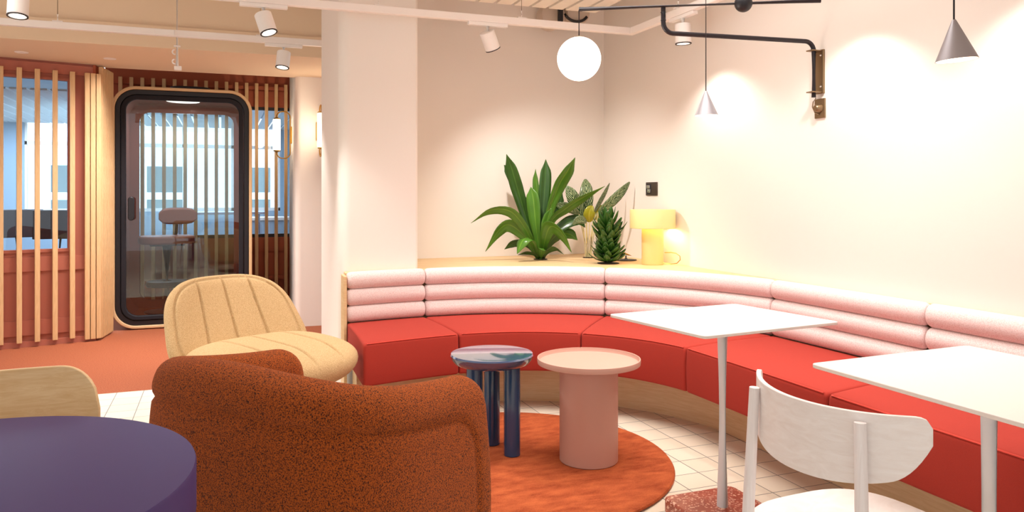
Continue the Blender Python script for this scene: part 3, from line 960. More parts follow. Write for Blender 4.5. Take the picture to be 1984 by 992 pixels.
# backrest rolls
def roll(seg, z, taper0=True, taper1=True):
    RR, RX = 0.0515, 0.046
    pts = []
    def station(i):
        f, k = seg[i]; d = (k - f).normalized(); return k + d * 0.046, d
    n = len(seg) - 1
    dense = []
    for i in range(n):
        for j in range(2):
            t = j / 2
            a, da = station(i); b, db = station(i + 1)
            dense.append((lerp(a, b, t), lerp(da, db, t).normalized()))
    dense.append(station(n))
    acc = [0]
    for i in range(1, len(dense)): acc.append(acc[-1] + (dense[i][0] - dense[i - 1][0]).length)
    Lt = acc[-1]
    def at(s):
        for i in range(len(acc) - 1):
            if acc[i + 1] >= s or i == len(acc) - 2:
                t = (s - acc[i]) / (acc[i + 1] - acc[i])
                return lerp(dense[i][0], dense[i + 1][0], t), lerp(dense[i][1], dense[i + 1][1], t).normalized()
    e = 0.03
    ss = [(0.001 + e * (1 - cos(rad(90 * i / 6))), 0.62 + 0.38 * sin(rad(90 * i / 6))) for i in range(7)]
    m = max(10, len(dense))
    ss += [(e + (Lt - 2 * e) * i / m, 1) for i in range(1, m)]
    ss += [(Lt - s, q) for s, q in reversed(ss[:7])]
    R = []
    for s, q in ss:
        p, d = at(s)
        R.append([(p.x + d.x * RX * q * cos(a), p.y + d.y * RX * q * cos(a), z + RR * q * sin(a)) for a in [2 * PI * k / 24 for k in range(24)]])
    bm = bmesh.new(); loft(bm, R); return bm
for sg in segs:
    for z in (0.505, 0.605, 0.705):
        mesh_obj('backrest_roll', roll(sg, z), M['weave'], bench, angle=60)
# plinth (set back) and back board
allp = []
for sg in segs: allp += sg if not allp else sg[1:]
R = []
for f, k in allp:
    d = (k - f).normalized(); a = f + d * 0.245; b = f + d * 0.275
    R.append([(a.x, a.y, 0), (a.x, a.y, ZS0 + 0.002), (b.x, b.y, ZS0 + 0.002), (b.x, b.y, 0)])
a, b = allp[0]; d = (b - a).normalized()
bm = bmesh.new(); loft(bm, R)
mesh_obj('plinth', bm, M['oak'], bench, angle=40)
R = []
for f, k in allp:
    d = (k - f).normalized(); a = k + d * 0.094; b = k + d * 0.1
    R.append([(a.x, a.y, 0.2), (a.x, a.y, 0.705), (b.x, b.y, 0.705), (b.x, b.y, 0.2)])
bm = bmesh.new(); loft(bm, R); mesh_obj('back_board', bm, M['oak'], bench, angle=40)
# end panel of the sofa
f, k = allp[0]; d = (k - f).normalized(); nn = Vector((-d.y, d.x))
if nn.x > 0: nn = -nn
a = k - d * 0.0; b = k + d * 0.15
poly = [(p.x, p.y) for p in (a + nn * 0.02, b + nn * 0.02, b + nn * 0.002, a + nn * 0.002)]
mesh_obj('end_panel', prismm(poly, 0.0, 0.735), M['oak'], bench, smooth=False, bevel=0.003)
a = f + d * 0.27; b = k
poly = [(p.x, p.y) for p in (a + nn * -0.03, b + nn * -0.03, b + nn * -0.05, a + nn * -0.05)]
mesh_obj('end_plinth', prismm(poly, 0.0, ZS0), M['oak'], bench, smooth=False)

# ledge behind the backrest
LZ = 0.746
curve = []
for f, k in allp:
    d = (k - f).normalized(); p = k + d * 0.094
    curve.append((min(p.x, WX - 0.007), p.y))
wallp = [(WX - 0.002, 0.46), (WX - 0.002, WY - 0.002), (1.167, WY - 0.002), (1.167, 4.728), (0.70, 4.728)]
poly = curve + wallp
poly = [p for i, p in enumerate(poly) if i == 0 or (Vector(p) - Vector(poly[i - 1])).length > 1e-4]
bm = bmesh.new(); prism(bm, poly, 0.709, LZ)
ledge = mesh_obj('plant_ledge', bm, M['oak_top'], smooth=False, bevel=0.003)
tag(ledge, 'pale oak ledge in the corner behind the backrest, carrying plants and lamp', 'ledge')

# ------------------------------------------------------------------ bistro tables
def bistro(quad, post, label, zt=0.76):
    t = thing('bistro_table', label, 'table', (post[0], post[1], 0), 0, 'square white bistro tables')
    pts = [Vector(q) - Vector(post) for q in quad]
    n = len(pts); poly = []
    for i in range(n):
        p, a, b = pts[i], pts[i - 1], pts[(i + 1) % n]
        r = 0.02
        pa = p + (a - p).normalized() * r; pb = p + (b - p).normalized() * r
        for j in range(6):
            s = j / 5
            q = lerp(lerp(pa, p, s), lerp(p, pb, s), s); poly.append((q.x, q.y))
    mesh_obj('tabletop', prismm(poly, zt - 0.011, zt), M['table_white'], t, bevel=0.002)
    mesh_obj('top_plate', boxm(-0.11, 0.11, -0.11, 0.11, zt - 0.017, zt - 0.011), M['post'], t, smooth=False)
    mesh_obj('post', tubem([(0, 0, 0.06), (0, 0, zt - 0.017)], 0.0205, 24), M['post'], t)
    bm = bmesh.new(); prism(bm, rrect(0.32, 0.32, 0.03), 0.002, 0.06)
    mesh_obj('base', bm, M['terrazzo'], t, bevel=0.008, seg=3)
    return t
bistro([(2.015, 2.661), (1.387, 2.60), (1.463, 2.086), (2.083, 2.149)], (1.742, 2.373), 'white square table on terracotta stone base, nearer the round side tables')
bistro([(2.121, 1.678), (1.496, 1.650), (1.506, 1.03), (2.131, 1.05)], (1.81, 1.37), 'white square table in front of the white wooden chair, cut by the picture edge')

# ------------------------------------------------------------------ rug, side tables
o = mesh_obj('round_rug', lathem([(0, 0), (0.752, 0), (0.76, 0.006), (0.755, 0.013), (0.74, 0.015), (0, 0.015)], 96), M['rug'])
o.location = (1.2, 3.25, 0.001); tag(o, 'round rust orange rug on the tiles under the side tables', 'rug')
RZ = 0.0165
t = thing('round_side_table', 'dusty pink tray-top side table on a drum base', 'side table', (1.557, 3.109, RZ))
mesh_obj('tray_top', lathem([(0, 0.434), (0.22, 0.434), (0.232, 0.438), (0.234, 0.452), (0.2325, 0.462), (0.229, 0.462), (0.2275, 0.452), (0.224, 0.445), (0, 0.443)], 96), M['pink'], t)
mesh_obj('drum', lathem([(0, 0), (0.129, 0), (0.132, 0.003), (0.132, 0.434), (0, 0.434)], 64), M['pink'], t)
t = thing('round_side_table', 'glossy blue round side table on three thick column legs', 'side table', (1.185, 3.375, RZ))
mesh_obj('tabletop', lathem([(0, 0.405), (0.15, 0.405), (0.175, 0.416), (0.19, 0.435), (0.195, 0.452), (0.191, 0.459), (0.18, 0.46), (0, 0.46)], 96), M['blue_top'], t)
for lat, dp in ((0.095, -0.055), (-0.002, 0.10), (-0.078, -0.06)):
    x = lat * 0.9344 + dp * 0.3561; y = -lat * 0.3561 + dp * 0.9344
    mesh_obj('leg', lathem([(0, 0), (0.036, 0), (0.038, 0.002), (0.038, 0.405), (0, 0.405)], 32, (x, y, 0)), M['blue'], t)

# ------------------------------------------------------------------ upholstered pillow surface
def pillow(Sf, nu, nv, front, back, n_sup, seams, gd=0.009, gw=0.035, edge=0.35, vseams=()):
    """closed padded surface. Sf(a,b)->Vector centre sheet, front/back thickness along the sheet normal"""
    def pt(i, j):
        s, t = -1 + 2 * i / nu, -1 + 2 * j / nv
        m = max(abs(s), abs(t))
        if m < 1e-6: return 0, 0, 0
        q = m / (abs(s) ** n_sup + abs(t) ** n_sup) ** (1 / n_sup)
        return s * q, t * q, m
    def nrm(a, b):
        e = 1e-3
        return (Sf(a + e, b) - Sf(a - e, b)).cross(Sf(a, b + e) - Sf(a, b - e)).normalized()
    bm = bmesh.new()
    F = {}; B = {}
    for i in range(nu + 1):
        for j in range(nv + 1):
            a, b, m = pt(i, j)
            p = Sf(a, b); n = nrm(a, b)
            prof = math.sqrt(max(0, 1 - max(0, (m - (1 - edge)) / edge) ** 2))
            g = 0
            for sm in seams:
                g = max(g, math.exp(-((a - sm) / gw) ** 2))
            for sm in vseams:
                g = max(g, math.exp(-((m - sm) / gw) ** 2))
            F[i, j] = bm.verts.new(p + n * (front * prof - gd * g * prof))
            B[i, j] = F[i, j] if m > 0.9999 else bm.verts.new(p - n * back * prof)
    for i in range(nu):
        for j in range(nv):
            bm.faces.new((F[i, j], F[i + 1, j], F[i + 1, j + 1], F[i, j + 1]))
            q = (B[i, j], B[i, j + 1], B[i + 1, j + 1], B[i + 1, j])
            if len(set(q)) == 4: 
                try: bm.faces.new(q)
                except ValueError: pass
    return bm

# cream lounge chair
t = thing('lounge_chair', 'sand coloured boucle swivel lounge chair with vertical channel seams', 'armchair', (0.230, 4.03, 0), rad(-149.5))
def S_back(a, b):
    v = (b + 1) / 2
    return Vector((a * (0.43 - 0.095 * v), -0.25 - 0.24 * v + 0.10 * a * a * (1 - 0.5 * v), 0.31 + 0.468 * v))
def S_seat(a, b):
    v = (b + 1) / 2
    return Vector((a * (0.395 - 0.02 * (v - 0.4) ** 2), -0.34 + 0.74 * v, 0.392 + 0.02 * a * a - 0.03 * v ** 3))
mesh_obj('backrest', pillow(lambda a, b: S_back(-a, b), 200, 80, 0.034, 0.06, 3.3, (-0.44, 0.0, 0.44), 0.015, 0.016, 0.3, (0.90,)), M['cream'], t, angle=180)
mesh_obj('seat', pillow(S_seat, 200, 80, 0.095, 0.12, 2.7, (-0.44, 0.0, 0.44), 0.014, 0.016, 0.6), M['cream'], t, angle=180)
mesh_obj('swivel_base', lathem([(0, 0), (0.25, 0), (0.25, 0.012), (0.04, 0.03), (0.035, 0.28), (0, 0.28)], 40), M['blackmetal'], t)

# rust tub chair
def tub_chair():
    t = thing('tub_armchair', 'rust orange boucle tub armchair seen from behind, next to the purple table', 'armchair', (0.227, 2.273, 0), rad(-51.3))
    HW, FY, BYY = 0.435, 0.33, -0.33
    path = []
    n1, n2 = 26, 80
    pe = 2.7
    y0 = 0.02
    for i in range(n1): path.append(Vector((HW, FY + (y0 - FY) * i / n1)))
    for i in range(n2 + 1):
        a = PI * i / n2
        cx_, sy_ = cos(a), sin(a)
        path.append(Vector((HW * math.copysign(abs(cx_) ** (2 / pe), cx_), y0 + (BYY - y0) * abs(sy_) ** (2 / pe))))
    for i in range(1, n1 + 1): path.append(Vector((-HW, y0 + (FY - y0) * i / n1)))
    acc = [0]
    for i in range(1, len(path)): acc.append(acc[-1] + (path[i] - path[i - 1]).length)
    Lt = acc[-1]
    def at(s):
        s = max(0, min(Lt, s))
        for i in range(len(acc) - 1):
            if acc[i + 1] >= s:
                q = (s - acc[i]) / max(1e-9, acc[i + 1] - acc[i]); p = lerp(path[i], path[i + 1], q)
                return p
        return path[-1]
    def nrm(s):
        d = (at(s + 0.03) - at(s - 0.03)).normalized(); return Vector((-d.y, d.x))   # inward?
    TH = 0.13
    N = 200
    zb = 0.06
    R = []
    for i in range(N + 1):
        # cosine end spacing for the rounded ends
        s = Lt * i / N
        de = min(s, Lt - s)
        p = at(s); nn = nrm(s)
        if nn.dot(Vector((0, 0.1)) - p) < 0: nn = -nn
        u = s / Lt
        H = 0.69 + 0.095 * smoothstep(1 - abs(u - 0.5) / 0.5)
        er = 0.065
        q = 1.0
        if de < er: q = math.sqrt(max(0.0, 1 - ((er - de) / er) ** 2))
        q = max(q, 0.02)
        # corner rounding of the top at the ends
        rc = 0.10
        Hh = H
        if de < rc: Hh = H - rc + math.sqrt(max(0, rc * rc - (rc - de) ** 2))
        half = TH / 2
        ring = []
        def add(off, z, grv=True):
            # seam groove following top and front edges of the outside
            g = 0
            o = off
            if grv:
                dz = (H - 0.105) - z; dd = de - 0.11
                rr = 0.09
                # rounded-corner distance
                if dz < rr and dd < rr: dist = rr - math.hypot(max(0, rr - dz), max(0, rr - dd)) if (rr - dz > 0 and rr - dd > 0) else min(dz, dd)
                else: dist = min(dz, dd)
                g = 0.009 * math.exp(-(dist / 0.009) ** 2)
                if dist < 0: g -= 0.003 * min(1, -dist / 0.03)
            oo = half + (o - half) * q + g
            ring.append((p.x + nn.x * oo, p.y + nn.y * oo, z))
        # outside, bottom to top
        nz = 46
        zt = Hh - half
        for j in range(nz + 1):
            z = zb + (zt - zb) * j / nz
            bul = -0.02 * sin(PI * min(1, (z - zb) / (zt - zb)))
            add(bul, z)
        for j in range(1, 12):
            a = PI - PI * j / 12
            ring.append((p.x + nn.x * (half + half * q * cos(a)), p.y + nn.y * (half + half * q * cos(a)), zt + half * sin(a)))
        for j in range(9):
            z = zt + (0.30 - zt) * j / 8
            ring.append((p.x + nn.x * (half + half * q), p.y + nn.y * (half + half * q), z))
        ring.append((p.x + nn.x * (half + half * q), p.y + nn.y * (half + half * q), zb))
        R.append(ring)
    bm = bmesh.new(); loft(bm, R)
    mesh_obj('shell', bm, M['boucle'], t, angle=180)
    bm = bmesh.new()
    sp = []
    for i in range(48):
        a = 2 * PI * i / 48; c_, s_ = cos(a), sin(a)
        sp.append((0.285 * math.copysign(abs(c_) ** 0.6, c_), 0.06 + 0.31 * math.copysign(abs(s_) ** 0.6, s_)))
    rings = []
    for z, k in ((0.14, 0.96), (0.16, 1.0), (0.38, 1.0), (0.41, 0.97), (0.425, 0.9), (0.432, 0.5)):
        rings.append([(x * k, 0.06 + (y - 0.06) * k, z) for x, y in sp])
    loft(bm, rings); mesh_obj('seat_cushion', bm, M['boucle'], t, angle=80)
    mesh_obj('base', lathem([(0, 0), (0.30, 0), (0.30, 0.058), (0, 0.058)], 40), M['black'], t)
    return t
tub_chair()

# ------------------------------------------------------------------ purple table and wooden chair
t = thing('round_table', 'round purple table with thick edge in the near corner by the rust armchair', 'table', (-0.462, 1.497, 0))
mesh_obj('tabletop', lathem([(0, 0.64), (0.41, 0.64), (0.418, 0.645), (0.42, 0.652), (0.42, 0.734), (0.418, 0.7395), (0.414, 0.74), (0, 0.74)], 128), M['purple'], t)
mesh_obj('column', lathem([(0, 0.02), (0.05, 0.02), (0.05, 0.64), (0, 0.64)], 32), M['purple_edge'], t)
mesh_obj('base', lathem([(0, 0), (0.24, 0), (0.24, 0.012), (0.06, 0.022), (0, 0.022)], 48), M['purple_edge'], t)

def shell_back(R_, half, z_of, th, n=28, m=10, x_of=None):
    """curved plywood sheet: arc radius R_ about local +y side; z_of(u)->(zlow,zhigh)"""
    rings = []
    for i in range(n + 1):
        u = -1 + 2 * i / n
        a = half * u
        z0, z1 = z_of(u)
        outer = []; inner = []
        for j in range(m + 1):
            z = z0 + (z1 - z0) * j / m
            outer.append((R_ * sin(a), R_ - R_ * cos(a), z)); inner.append(((R_ - th) * sin(a), R_ - (R_ - th) * cos(a), z))
        rings.append(outer + inner[::-1])
    bm = bmesh.new(); loft(bm, rings); return bm

t = thing('wooden_chair', 'blond plywood chair behind the purple table', 'chair', (-0.475, 1.91, 0), rad(191))
def zoak(u):
    e = max(0, (abs(u) - 0.62) / 0.38)
    return 0.52 + 0.08 * (1 - math.sqrt(max(0, 1 - e * e))), 0.69 + 0.11 * math.sqrt(max(0, 1 - e ** 2.2))
o = mesh_obj('backrest', shell_back(0.55, 0.44, zoak, 0.013, 48), M['ply'], t, bevel=0.002, angle=50)
o.location = (0, -0.23, 0)
bm = bmesh.new(); prism(bm, rrect(0.46, 0.42, 0.12, 8), 0.44, 0.455); mesh_obj('seat', bm, M['ply'], t, bevel=0.003)
for sx in (-1, 1):
    mesh_obj('leg', tubem([(sx * 0.15, 0.14, 0.44), (sx * 0.2, 0.2, 0)], 0.013, 10), M['ash_leg'], t)
    mesh_obj('leg', tubem([(sx * 0.17, -0.196, 0.62), (sx * 0.17, -0.17, 0.44), (sx * 0.2, -0.24, 0)], 0.013, 10), M['ash_leg'], t)

# ------------------------------------------------------------------ white ash chair
t = thing('dining_chair', 'white ash wooden chair with curved plywood backrest at the second white table', 'chair', (1.345, 1.305, 0), rad(-87))
def zash(u):
    e = max(0, (abs(u) - 0.86) / 0.14)
    top = 0.797 - 0.008 * (1 - u * u) - 0.022 * (1 - math.sqrt(max(0, 1 - e ** 2.5)))
    low = 0.638 + 0.055 * abs(u) ** 2.3 + 0.05 * max(0, (abs(u) - 0.72) / 0.28) ** 2.2
    return low, top
o = mesh_obj('backrest', shell_back(0.30, rad(52), zash, 0.011, 56, 12), M['ash'], t, bevel=0.002, angle=50)
o.location = (0, -0.215, 0)
bm = bmesh.new()
sp = []
for i in range(48):
    a = 2 * PI * i / 48; c_, s_ = cos(a), sin(a)
    sp.append((0.225 * math.copysign(abs(c_) ** 0.62, c_), 0.21 * math.copysign(abs(s_) ** 0.62, s_)))
loft(bm, [[(x * k, y * k, z) for x, y in sp] for z, k in ((0.452, 0.96), (0.456, 1.0), (0.468, 1.0), (0.472, 0.98), (0.469, 0.7), (0.467, 0.3))])
mesh_obj('seat', bm, M['ash'], t, angle=60)
for sx in (-1, 1):
    mesh_obj('leg', tubem([(sx * 0.185, -0.228, 0.0), (sx * 0.162, -0.198, 0.45), (sx * 0.148, -0.190, 0.775)], 0.0165, 16, 0.0115), M['ash_leg'], t)
    mesh_obj('leg', tubem([(sx * 0.17, 0.15, 0.453), (sx * 0.19, 0.18, 0)], 0.016, 16, 0.012), M['ash_leg'], t)
for y in (-0.18, 0.14):
    mesh_obj('apron', boxm(-0.16, 0.16, y - 0.01, y + 0.01, 0.41, 0.452), M['ash_leg'], t, smooth=False, bevel=0.003)

# ------------------------------------------------------------------ yellow lamp
LX, LYY = 2.715, 4.465
t = thing('table_lamp', 'yellow mushroom table lamp with broad drum shade on the ledge', 'table lamp', (LX, LYY, LZ + 0.001))
mesh_obj('body', lathem([(0, 0), (0.071, 0), (0.073, 0.003), (0.073, 0.262), (0.068, 0.262), (0.0, 0.262)], 64), M['yellow'], t)
mesh_obj('shade', lathem([(0.148, 0.245), (0.150, 0.243), (0.152, 0.245), (0.152, 0.366), (0.150, 0.369), (0, 0.369), (0, 0.366), (0.148, 0.364)], 72), M['yellow'], t)
mesh_obj('diffuser', lathem([(0.0, 0.263), (0.05, 0.263), (0.05, 0.33), (0, 0.34)], 32), M['bulb'], t)
cp = [(0.03, -0.065, 0.008)]
cp = [(0.055, -0.05, 0.012), (0.09, -0.085, 0.006), (0.12, -0.11, 0.012), (0.135, -0.125, 0.035), (0.135, -0.122, 0.06), (0.12, -0.10, 0.078), (0.095, -0.075, 0.083), (0.065, -0.045, 0.08)]
mesh_obj('cord', tubem(cp, 0.0028, 8), M['brass'], t)
ld = D.lights.new('table_lamp_light', 'POINT'); ld.energy = 2.2; ld.color = (1, 0.88, 0.7); ld.shadow_soft_size = 0.03
lo = D.objects.new('table_lamp_light', ld); COL.objects.link(lo); lo.parent = t; lo.location = (0.09, 0, 0.30)

# little brass ornament by the lamp
t = thing('brass_ornament', 'small brass leaf ornament on a dark stand between plant and yellow lamp', 'ornament', (2.70, 4.80, LZ + 0.001))
mesh_obj('tray', lathem([(0, 0), (0.075, 0), (0.078, 0.004), (0.076, 0.006), (0, 0.004)], 40), M['darkgrey'], t)
mesh_obj('stand', lathem([(0, 0.004), (0.015, 0.004), (0.006, 0.02), (0.005, 0.035), (0, 0.035)], 20), M['darkgrey'], t)
bm = bmesh.new()
loft(bm, [[(x, w * cos(a) * 0.6, 0.045 + z + w * sin(a) * 0.5) for a in [2 * PI * i / 12 for i in range(12)]] for x, w, z in ((-0.05, 0.002, 0.016), (-0.035, 0.012, 0.012), (-0.01, 0.014, 0.004), (0.02, 0.010, -0.006), (0.045, 0.002, -0.014))])
mesh_obj('leaf', bm, M['brass'], t, angle=60)

# socket plate
t = thing('wall_socket', 'dark wall plate with a metal rocker above the yellow lamp', 'socket', (WX, 4.74, 1.257))
mesh_obj('plate', boxm(-0.010, 0, -0.075, 0.075, -0.048, 0.048), M['socket'], t, bevel=0.003)
mesh_obj('insert', boxm(-0.014, -0.010, -0.0, 0.06, -0.035, 0.035), M['black'], t, bevel=0.002)
bm = boxm(-0.022, -0.014, 0.005, 0.045, 0.004, 0.026); box(bm, -0.02, -0.014, 0.002, 0.022, -0.026, -0.002); box(bm, -0.02, -0.014, 0.026, 0.04, -0.026, -0.002)
mesh_obj('rocker', bm, M['chrome'], t, bevel=0.002)

# ------------------------------------------------------------------ plants
RGT = Vector((0.9344, -0.3561, 0)); FWD = Vector((0.3561, 0.9344, 0)); UP = Vector((0, 0, 1))
def leaf_mesh(path, w, fold=0.25, nseg=18, shape='lance', twist=0.0, side0=None):
    """leaf along a polyline of control points (quadratic/catmull), width w"""
    P_ = [Vector(p) for p in path]
    def cr(t):
        n = len(P_) - 1
        x = t * n; i = min(int(x), n - 1); u = x - i
        p1, p2 = P_[i], P_[i + 1]
        p0 = P_[i - 1] if i > 0 else p1 * 2 - p2
        p3 = P_[i + 2] if i + 2 <= n else p2 * 2 - p1
        return 0.5 * ((2 * p1) + (p2 - p0) * u + (2 * p0 - 5 * p1 + 4 * p2 - p3) * u * u + (3 * p1 - p0 - 3 * p2 + p3) * u ** 3)
    bm = bmesh.new(); uv = bm.loops.layers.uv.new('UVMap')
    rows = []; 
    side = None
    for i in range(nseg + 1):
        t = i / nseg
        p = cr(t); d = (cr(min(1, t + 0.02)) - cr(max(0, t - 0.02))).normalized()
        if side is None:
            side = side0 if side0 is not None else d.cross(UP)
            if side.length < 0.2: side = RGT.copy()
        side = (side - d * side.dot(d)).normalized()
        if twist: side = Matrix.Rotation(twist / nseg, 3, d) @ side
        nn = side.cross(d).normalized()
        if shape == 'lance': ww = w * (0.28 + 0.72 * sin(PI * min(1, t * 0.86 + 0.02)) ** 1.0) * min(1, (1 - t) * 4.5 + 0.02) ** 0.8 if t > 0.5 else w * (0.30 + 0.70 * smoothstep(t / 0.6))
        else: ww = w * max(0.02, sin(PI * (0.04 + 0.94 * t ** 0.85))) ** 0.75
        row = []
        for k in (-1, -0.5, 0, 0.5, 1):
            row.append((p + side * ww * k * 0.5 + nn * (-abs(k)) * ww * 0.5 * -fold, (k + 1) / 2, t))
        rows.append([(bm.verts.new(a), u_, v_) for a, u_, v_ in row])
    for i in range(nseg):
        for k in range(4):
            q = (rows[i][k], rows[i][k + 1], rows[i + 1][k + 1], rows[i + 1][k])
            f = bm.faces.new([x[0] for x in q])
            for lp, x in zip(f.loops, q): lp[uv].uv = (x[1], x[2])
    return bm
def leaf_obj(bm, mat, parent, name='leaf'):
    me = D.meshes.new(name); bm.to_mesh(me); bm.free(); me.materials.append(mat)
    for p in me.polygons: p.use_smooth = True
    o = D.objects.new(name, me); COL.objects.link(o); o.parent = parent
    m = o.modifiers.new('solid', 'SOLIDIFY'); m.thickness = 0.0012
    return o
def V3(r, f, u): return RGT * r + FWD * f + UP * u
# big dracaena: leaf paths in metres (right, forward, up) read off the plant
t = thing('dracaena_plant', 'big dracaena with long arching strap leaves on the ledge', 'plant', (2.165, 5.10, LZ + 0.001))
k = 0.0038
def px(x, y, f=0.0): # plant-face coordinates: x,y measured from the plant foot
    return V3((x - 1045) * k, f, (503 - y) * k)
L = [
 ([px(1040, 500), px(1022, 440, 0.02), px(1003, 375, 0.0), px(990, 330, -0.03), px(980, 303, -0.05)], 0.085, 'leafA2'),
 ([px(1042, 500, .02), px(1022, 420, 0.06), px(1006, 380, 0.08), px(985, 335, 0.09), px(975, 322, 0.09)], 0.07, 'leafA2'),
 ([px(1044, 500, -.02), px(1036, 440, -0.05), px(1031, 390, -0.06), px(1026, 365, -0.06)], 0.095, 'leafA'),
 ([px(1046, 500, .02), px(1042, 420, 0.05), px(1038, 360, 0.06), px(1036, 330, 0.06)], 0.06, 'leafA'),
 ([px(1048, 500), px(1050, 420, 0.0), px(1054, 350, 0.0), px(1055, 312, 0.0)], 0.078, 'leafA2'),
 ([px(1049, 500, -.01), px(1060, 420, -0.03), px(1078, 365, -0.05), px(1095, 335, -0.08), px(1109, 310, -0.10)], 0.095, 'leafA'),
 ([px(1050, 500, .02), px(1058, 440, 0.06), px(1075, 395, 0.1), px(1088, 372, 0.11)], 0.10, 'leafA2'),
 ([px(1050, 500, -.03), px(1063, 432, -0.12), px(1090, 405, -0.2), px(1120, 385, -0.24), px(1160, 364, -0.26)], 0.075, 'leafA'),
 ([px(1049, 500, -.02), px(1052, 465, -0.12), px(1062, 438, -0.2), px(1082, 450, -0.27), px(1098, 484, -0.30)], 0.11, 'leafA'),
 ([px(1040, 500, -.02), px(1022, 455, -0.10), px(990, 412, -0.16), px(950, 408, -0.2), px(915, 432, -0.22)], 0.072, 'leafA'),
 ([px(1040, 500), px(1020, 465, -0.04), px(988, 437, -0.08), px(966, 446, -0.1), px(941, 486, -0.12)], 0.09, 'leafA'),
 ([px(1041, 500, -.03), px(1028, 465, -0.14), px(1012, 462, -0.2), px(1000, 488, -0.24)], 0.095, 'leafA'),
 ([px(1040, 500, .02), px(1020, 475, 0.0), px(995, 472, 0.0), px(976, 484, 0.0)], 0.05, 'leafA2'),
 ([px(1050, 500, .02), px(1068, 460, 0.05), px(1095, 436, 0.06), px(1118, 430, 0.06), px(1132, 443, 0.06)], 0.075, 'leafA2'),
 ([px(1050, 500, .02), px(1072, 462, 0.08), px(1100, 456, 0.10), px(1118, 468, 0.1)], 0.07, 'leafA'),
 ([px(1049, 500, -.02), px(1062, 470, -0.06), px(1075, 455, -0.08), px(1085, 445, -0.08)], 0.07, 'leafA2'),
 ([px(1049, 500, -.04), px(1058, 485, -0.12), px(1072, 478, -0.16), px(1086, 490, -0.19)], 0.05, 'leafA2'),
 ([px(1043, 500, -.04), px(1030, 490, -0.1), px(1014, 487, -0.13), px(1001, 492, -0.15)], 0.045, 'leafA2'),
 ([px(1045, 500, -.04), px(1046, 488, -0.1), px(1048, 480, -0.13), px(1050, 484, -0.17)], 0.06, 'leafA'),
 ([px(1043, 500), px(1030, 440, 0.06), px(1015, 400, 0.1), px(1003, 380, 0.12)], 0.085, 'leafA2'),
 ([px(1047, 500, -.02), px(1052, 450, -0.06), px(1058, 425, -0.08), px(1064, 405, -0.1)], 0.06, 'leafA'),
]
for i, (p, w, m) in enumerate(L):
    leaf_obj(leaf_mesh(p, w * 1.15 * random.uniform(0.9, 1.12), 0.3, 20, 'lance', random.uniform(-0.9, 0.9), (RGT * 0.9 + FWD * random.uniform(-0.35, 0.35)).normalized()), M[m], t)
mesh_obj('stem', tubem([(0, 0, 0), (0, 0, 0.07)], 0.03, 12, 0.02), M['leafC'], t)
mesh_obj('soil', lathem([(0, 0), (0.05, 0), (0.05, 0.003), (0, 0.005)], 32), M['soil'], t)

# calathea
t = thing('calathea_plant', 'striped calathea on pale stems between the dracaena and the small plant', 'plant', (2.555, 5.10, LZ + 0.001))
kc = 0.0037
def pc(x, y, f=0.0): return V3((x - 1140) * kc, f, (500 - y) * kc)
cal = [
 ((1138, 500), (1134, 420), [(1133, 418, -.02), (1133, 390, -.05), (1134, 362, -.04), (1133, 342, 0.0)], 0.105, 'leafB'),
 ((1134, 500), (1124, 425), [(1127, 420, -.05), (1115, 395, -.08), (1103, 372, -.09), (1094, 356, -.08)], 0.10, 'leafB'),
 ((1142, 500), (1150, 415), [(1151, 410, 0), (1160, 390, -0.02), (1172, 368, -.02), (1182, 350, 0)], 0.055, 'leafB'),
 ((1144, 500), (1160, 405), [(1158, 408, -.06), (1180, 390, -.08), (1203, 368, -.06), (1221, 348, -.03)], 0.075, 'leafB'),
 ((1134, 500), (1122, 420), [(1118, 412, -.1), (1100, 400, -.12), (1085, 396, -.10), (1070, 392, -.08)], 0.075, 'leafB'),
 ((1136, 500), (1130, 440), [(1133, 428, -.10), (1122, 422, -.14), (1112, 424, -.16), (1104, 432, -.18)], 0.06, 'leafB'),
 ((1140, 500), (1140, 430), [(1140, 428, -.06), (1138, 415, -.09), (1140, 404, -.10), (1146, 396, -.09)], 0.085, 'leafB2'),
 ((1143, 500), (1152, 420), [(1150, 424, .02), (1160, 412, .04), (1170, 402, .05), (1180, 400, .05)], 0.075, 'leafB2'),
]
for (a, b, p, w, m) in cal:
    f = p[0][2]
    mesh_obj('stem', tubem([pc(a[0], a[1], 0), pc((a[0] * 2 + b[0]) / 3, (a[1] + b[1]) / 2, f * 0.3), pc(p[0][0], p[0][1], f)], 0.0062, 8, 0.004), M['stem'], t)
    leaf_obj(leaf_mesh([pc(*q) for q in p], w, 0.15, 18, 'ov', 0, RGT.copy() if w > 0.06 else (RGT + FWD).normalized()), M[m], t)
mesh_obj('soil', lathem([(0, 0), (0.045, 0), (0.045, 0.003), (0, 0.005)], 32), M['soil'], t)

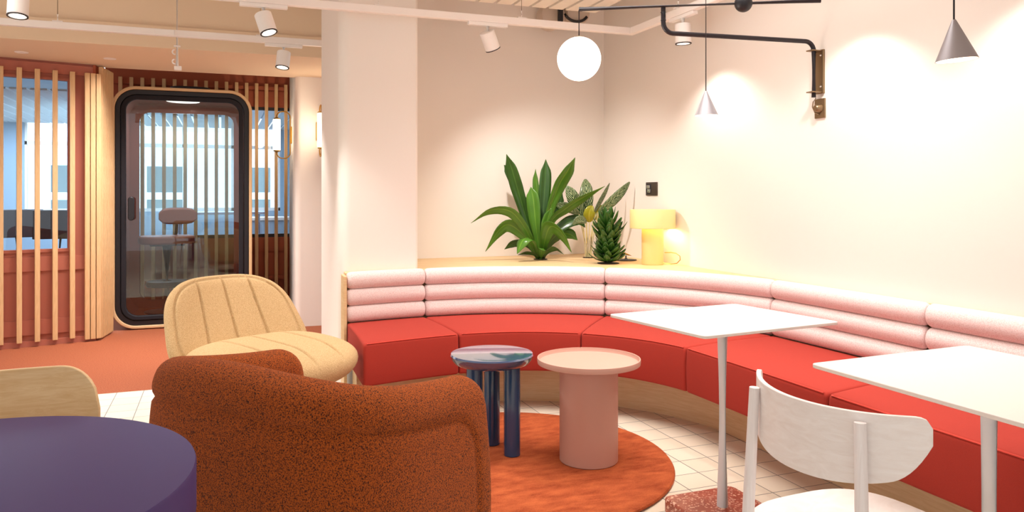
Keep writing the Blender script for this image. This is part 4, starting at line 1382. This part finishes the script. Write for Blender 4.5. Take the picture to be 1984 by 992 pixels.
# compact dracaena
t = thing('compact_dracaena', 'small bushy dark green plant with stacked short leaves beside the yellow lamp', 'plant', (2.468, 4.632, LZ + 0.001))
nl = 0
for lev in range(12):
    z = 0.008 + lev * 0.024
    cnt = 9 if lev < 9 else 6
    flare = (1.25, 1.2, 1.1, 0.95, 0.8, 0.85, 0.95, 1.05, 1.1, 1.0, 0.75, 0.45)[lev]
    for j in range(cnt):
        a = 2 * PI * j / cnt + lev * 0.62 + random.uniform(-0.15, 0.15)
        d = Vector((cos(a), sin(a), 0))
        rch = 0.100 * flare * random.uniform(0.88, 1.12)
        up = 0.062 + 0.003 * lev + (0.02 if lev > 9 else 0)
        p0 = d * 0.012 + UP * z
        p1 = d * (rch * 0.55) + UP * (z + up * 0.22)
        p2 = d * (rch * 0.9) + UP * (z + up * 0.62)
        p3 = d * (rch * 1.05) + UP * (z + up)
        leaf_obj(leaf_mesh([p0, p1, p2, p3], 0.05, 0.3, 9, 'ov'), M['leafC'], t)
mesh_obj('stem', tubem([(0, 0, 0), (0, 0, 0.25)], 0.014, 10, 0.008), M['leafC'], t)
mesh_obj('soil', lathem([(0, 0), (0.075, 0), (0.075, 0.003), (0, 0.005)], 32), M['soil'], t)

# ------------------------------------------------------------------ daylight world, added fill lights
w = D.worlds.new('World'); SC.world = w; w.use_nodes = True
bg = w.node_tree.nodes['Background']
bg.inputs['Color'].default_value = (1.0, 1.0, 1.0, 1)
bg.inputs['Strength'].default_value = 1.05
# added fill lights without fixtures, high over the seating and the corridor
for nm, en, sz, loc in (('overhead_fill', 42, 1.8, (1.55, 2.75, 2.93)), ('overhead_fill', 24, 1.2, (-1.6, 4.4, 2.93)), ('corridor_fill', 40, 0.9, (-0.5, 6.6, 2.29))):
    ld = D.lights.new(nm, 'AREA'); ld.energy = en; ld.size = sz; ld.color = (1.0, 0.965, 0.93); ld.spread = rad(115)
    lo = D.objects.new(nm, ld); COL.objects.link(lo); lo.location = loc
# added area light that brightens the office from above
ld = D.lights.new('office_fill', 'AREA'); ld.energy = 330; ld.size = 3; ld.color = (0.86, 0.93, 1.0)
lo = D.objects.new('office_fill', ld); COL.objects.link(lo); lo.location = (-1.5, 11, 2.24)

vs = SC.view_settings
SC.display_settings.display_device = 'sRGB'
vs.view_transform = 'Standard'; vs.look = 'None'; vs.gamma = 1; vs.use_curve_mapping = False
vs.exposure = 0.1
SC.cycles.max_bounces = 10
SC.cycles.transparent_max_bounces = 16
SC.cycles.use_denoising = True
SC.cycles.sample_clamp_indirect = 6
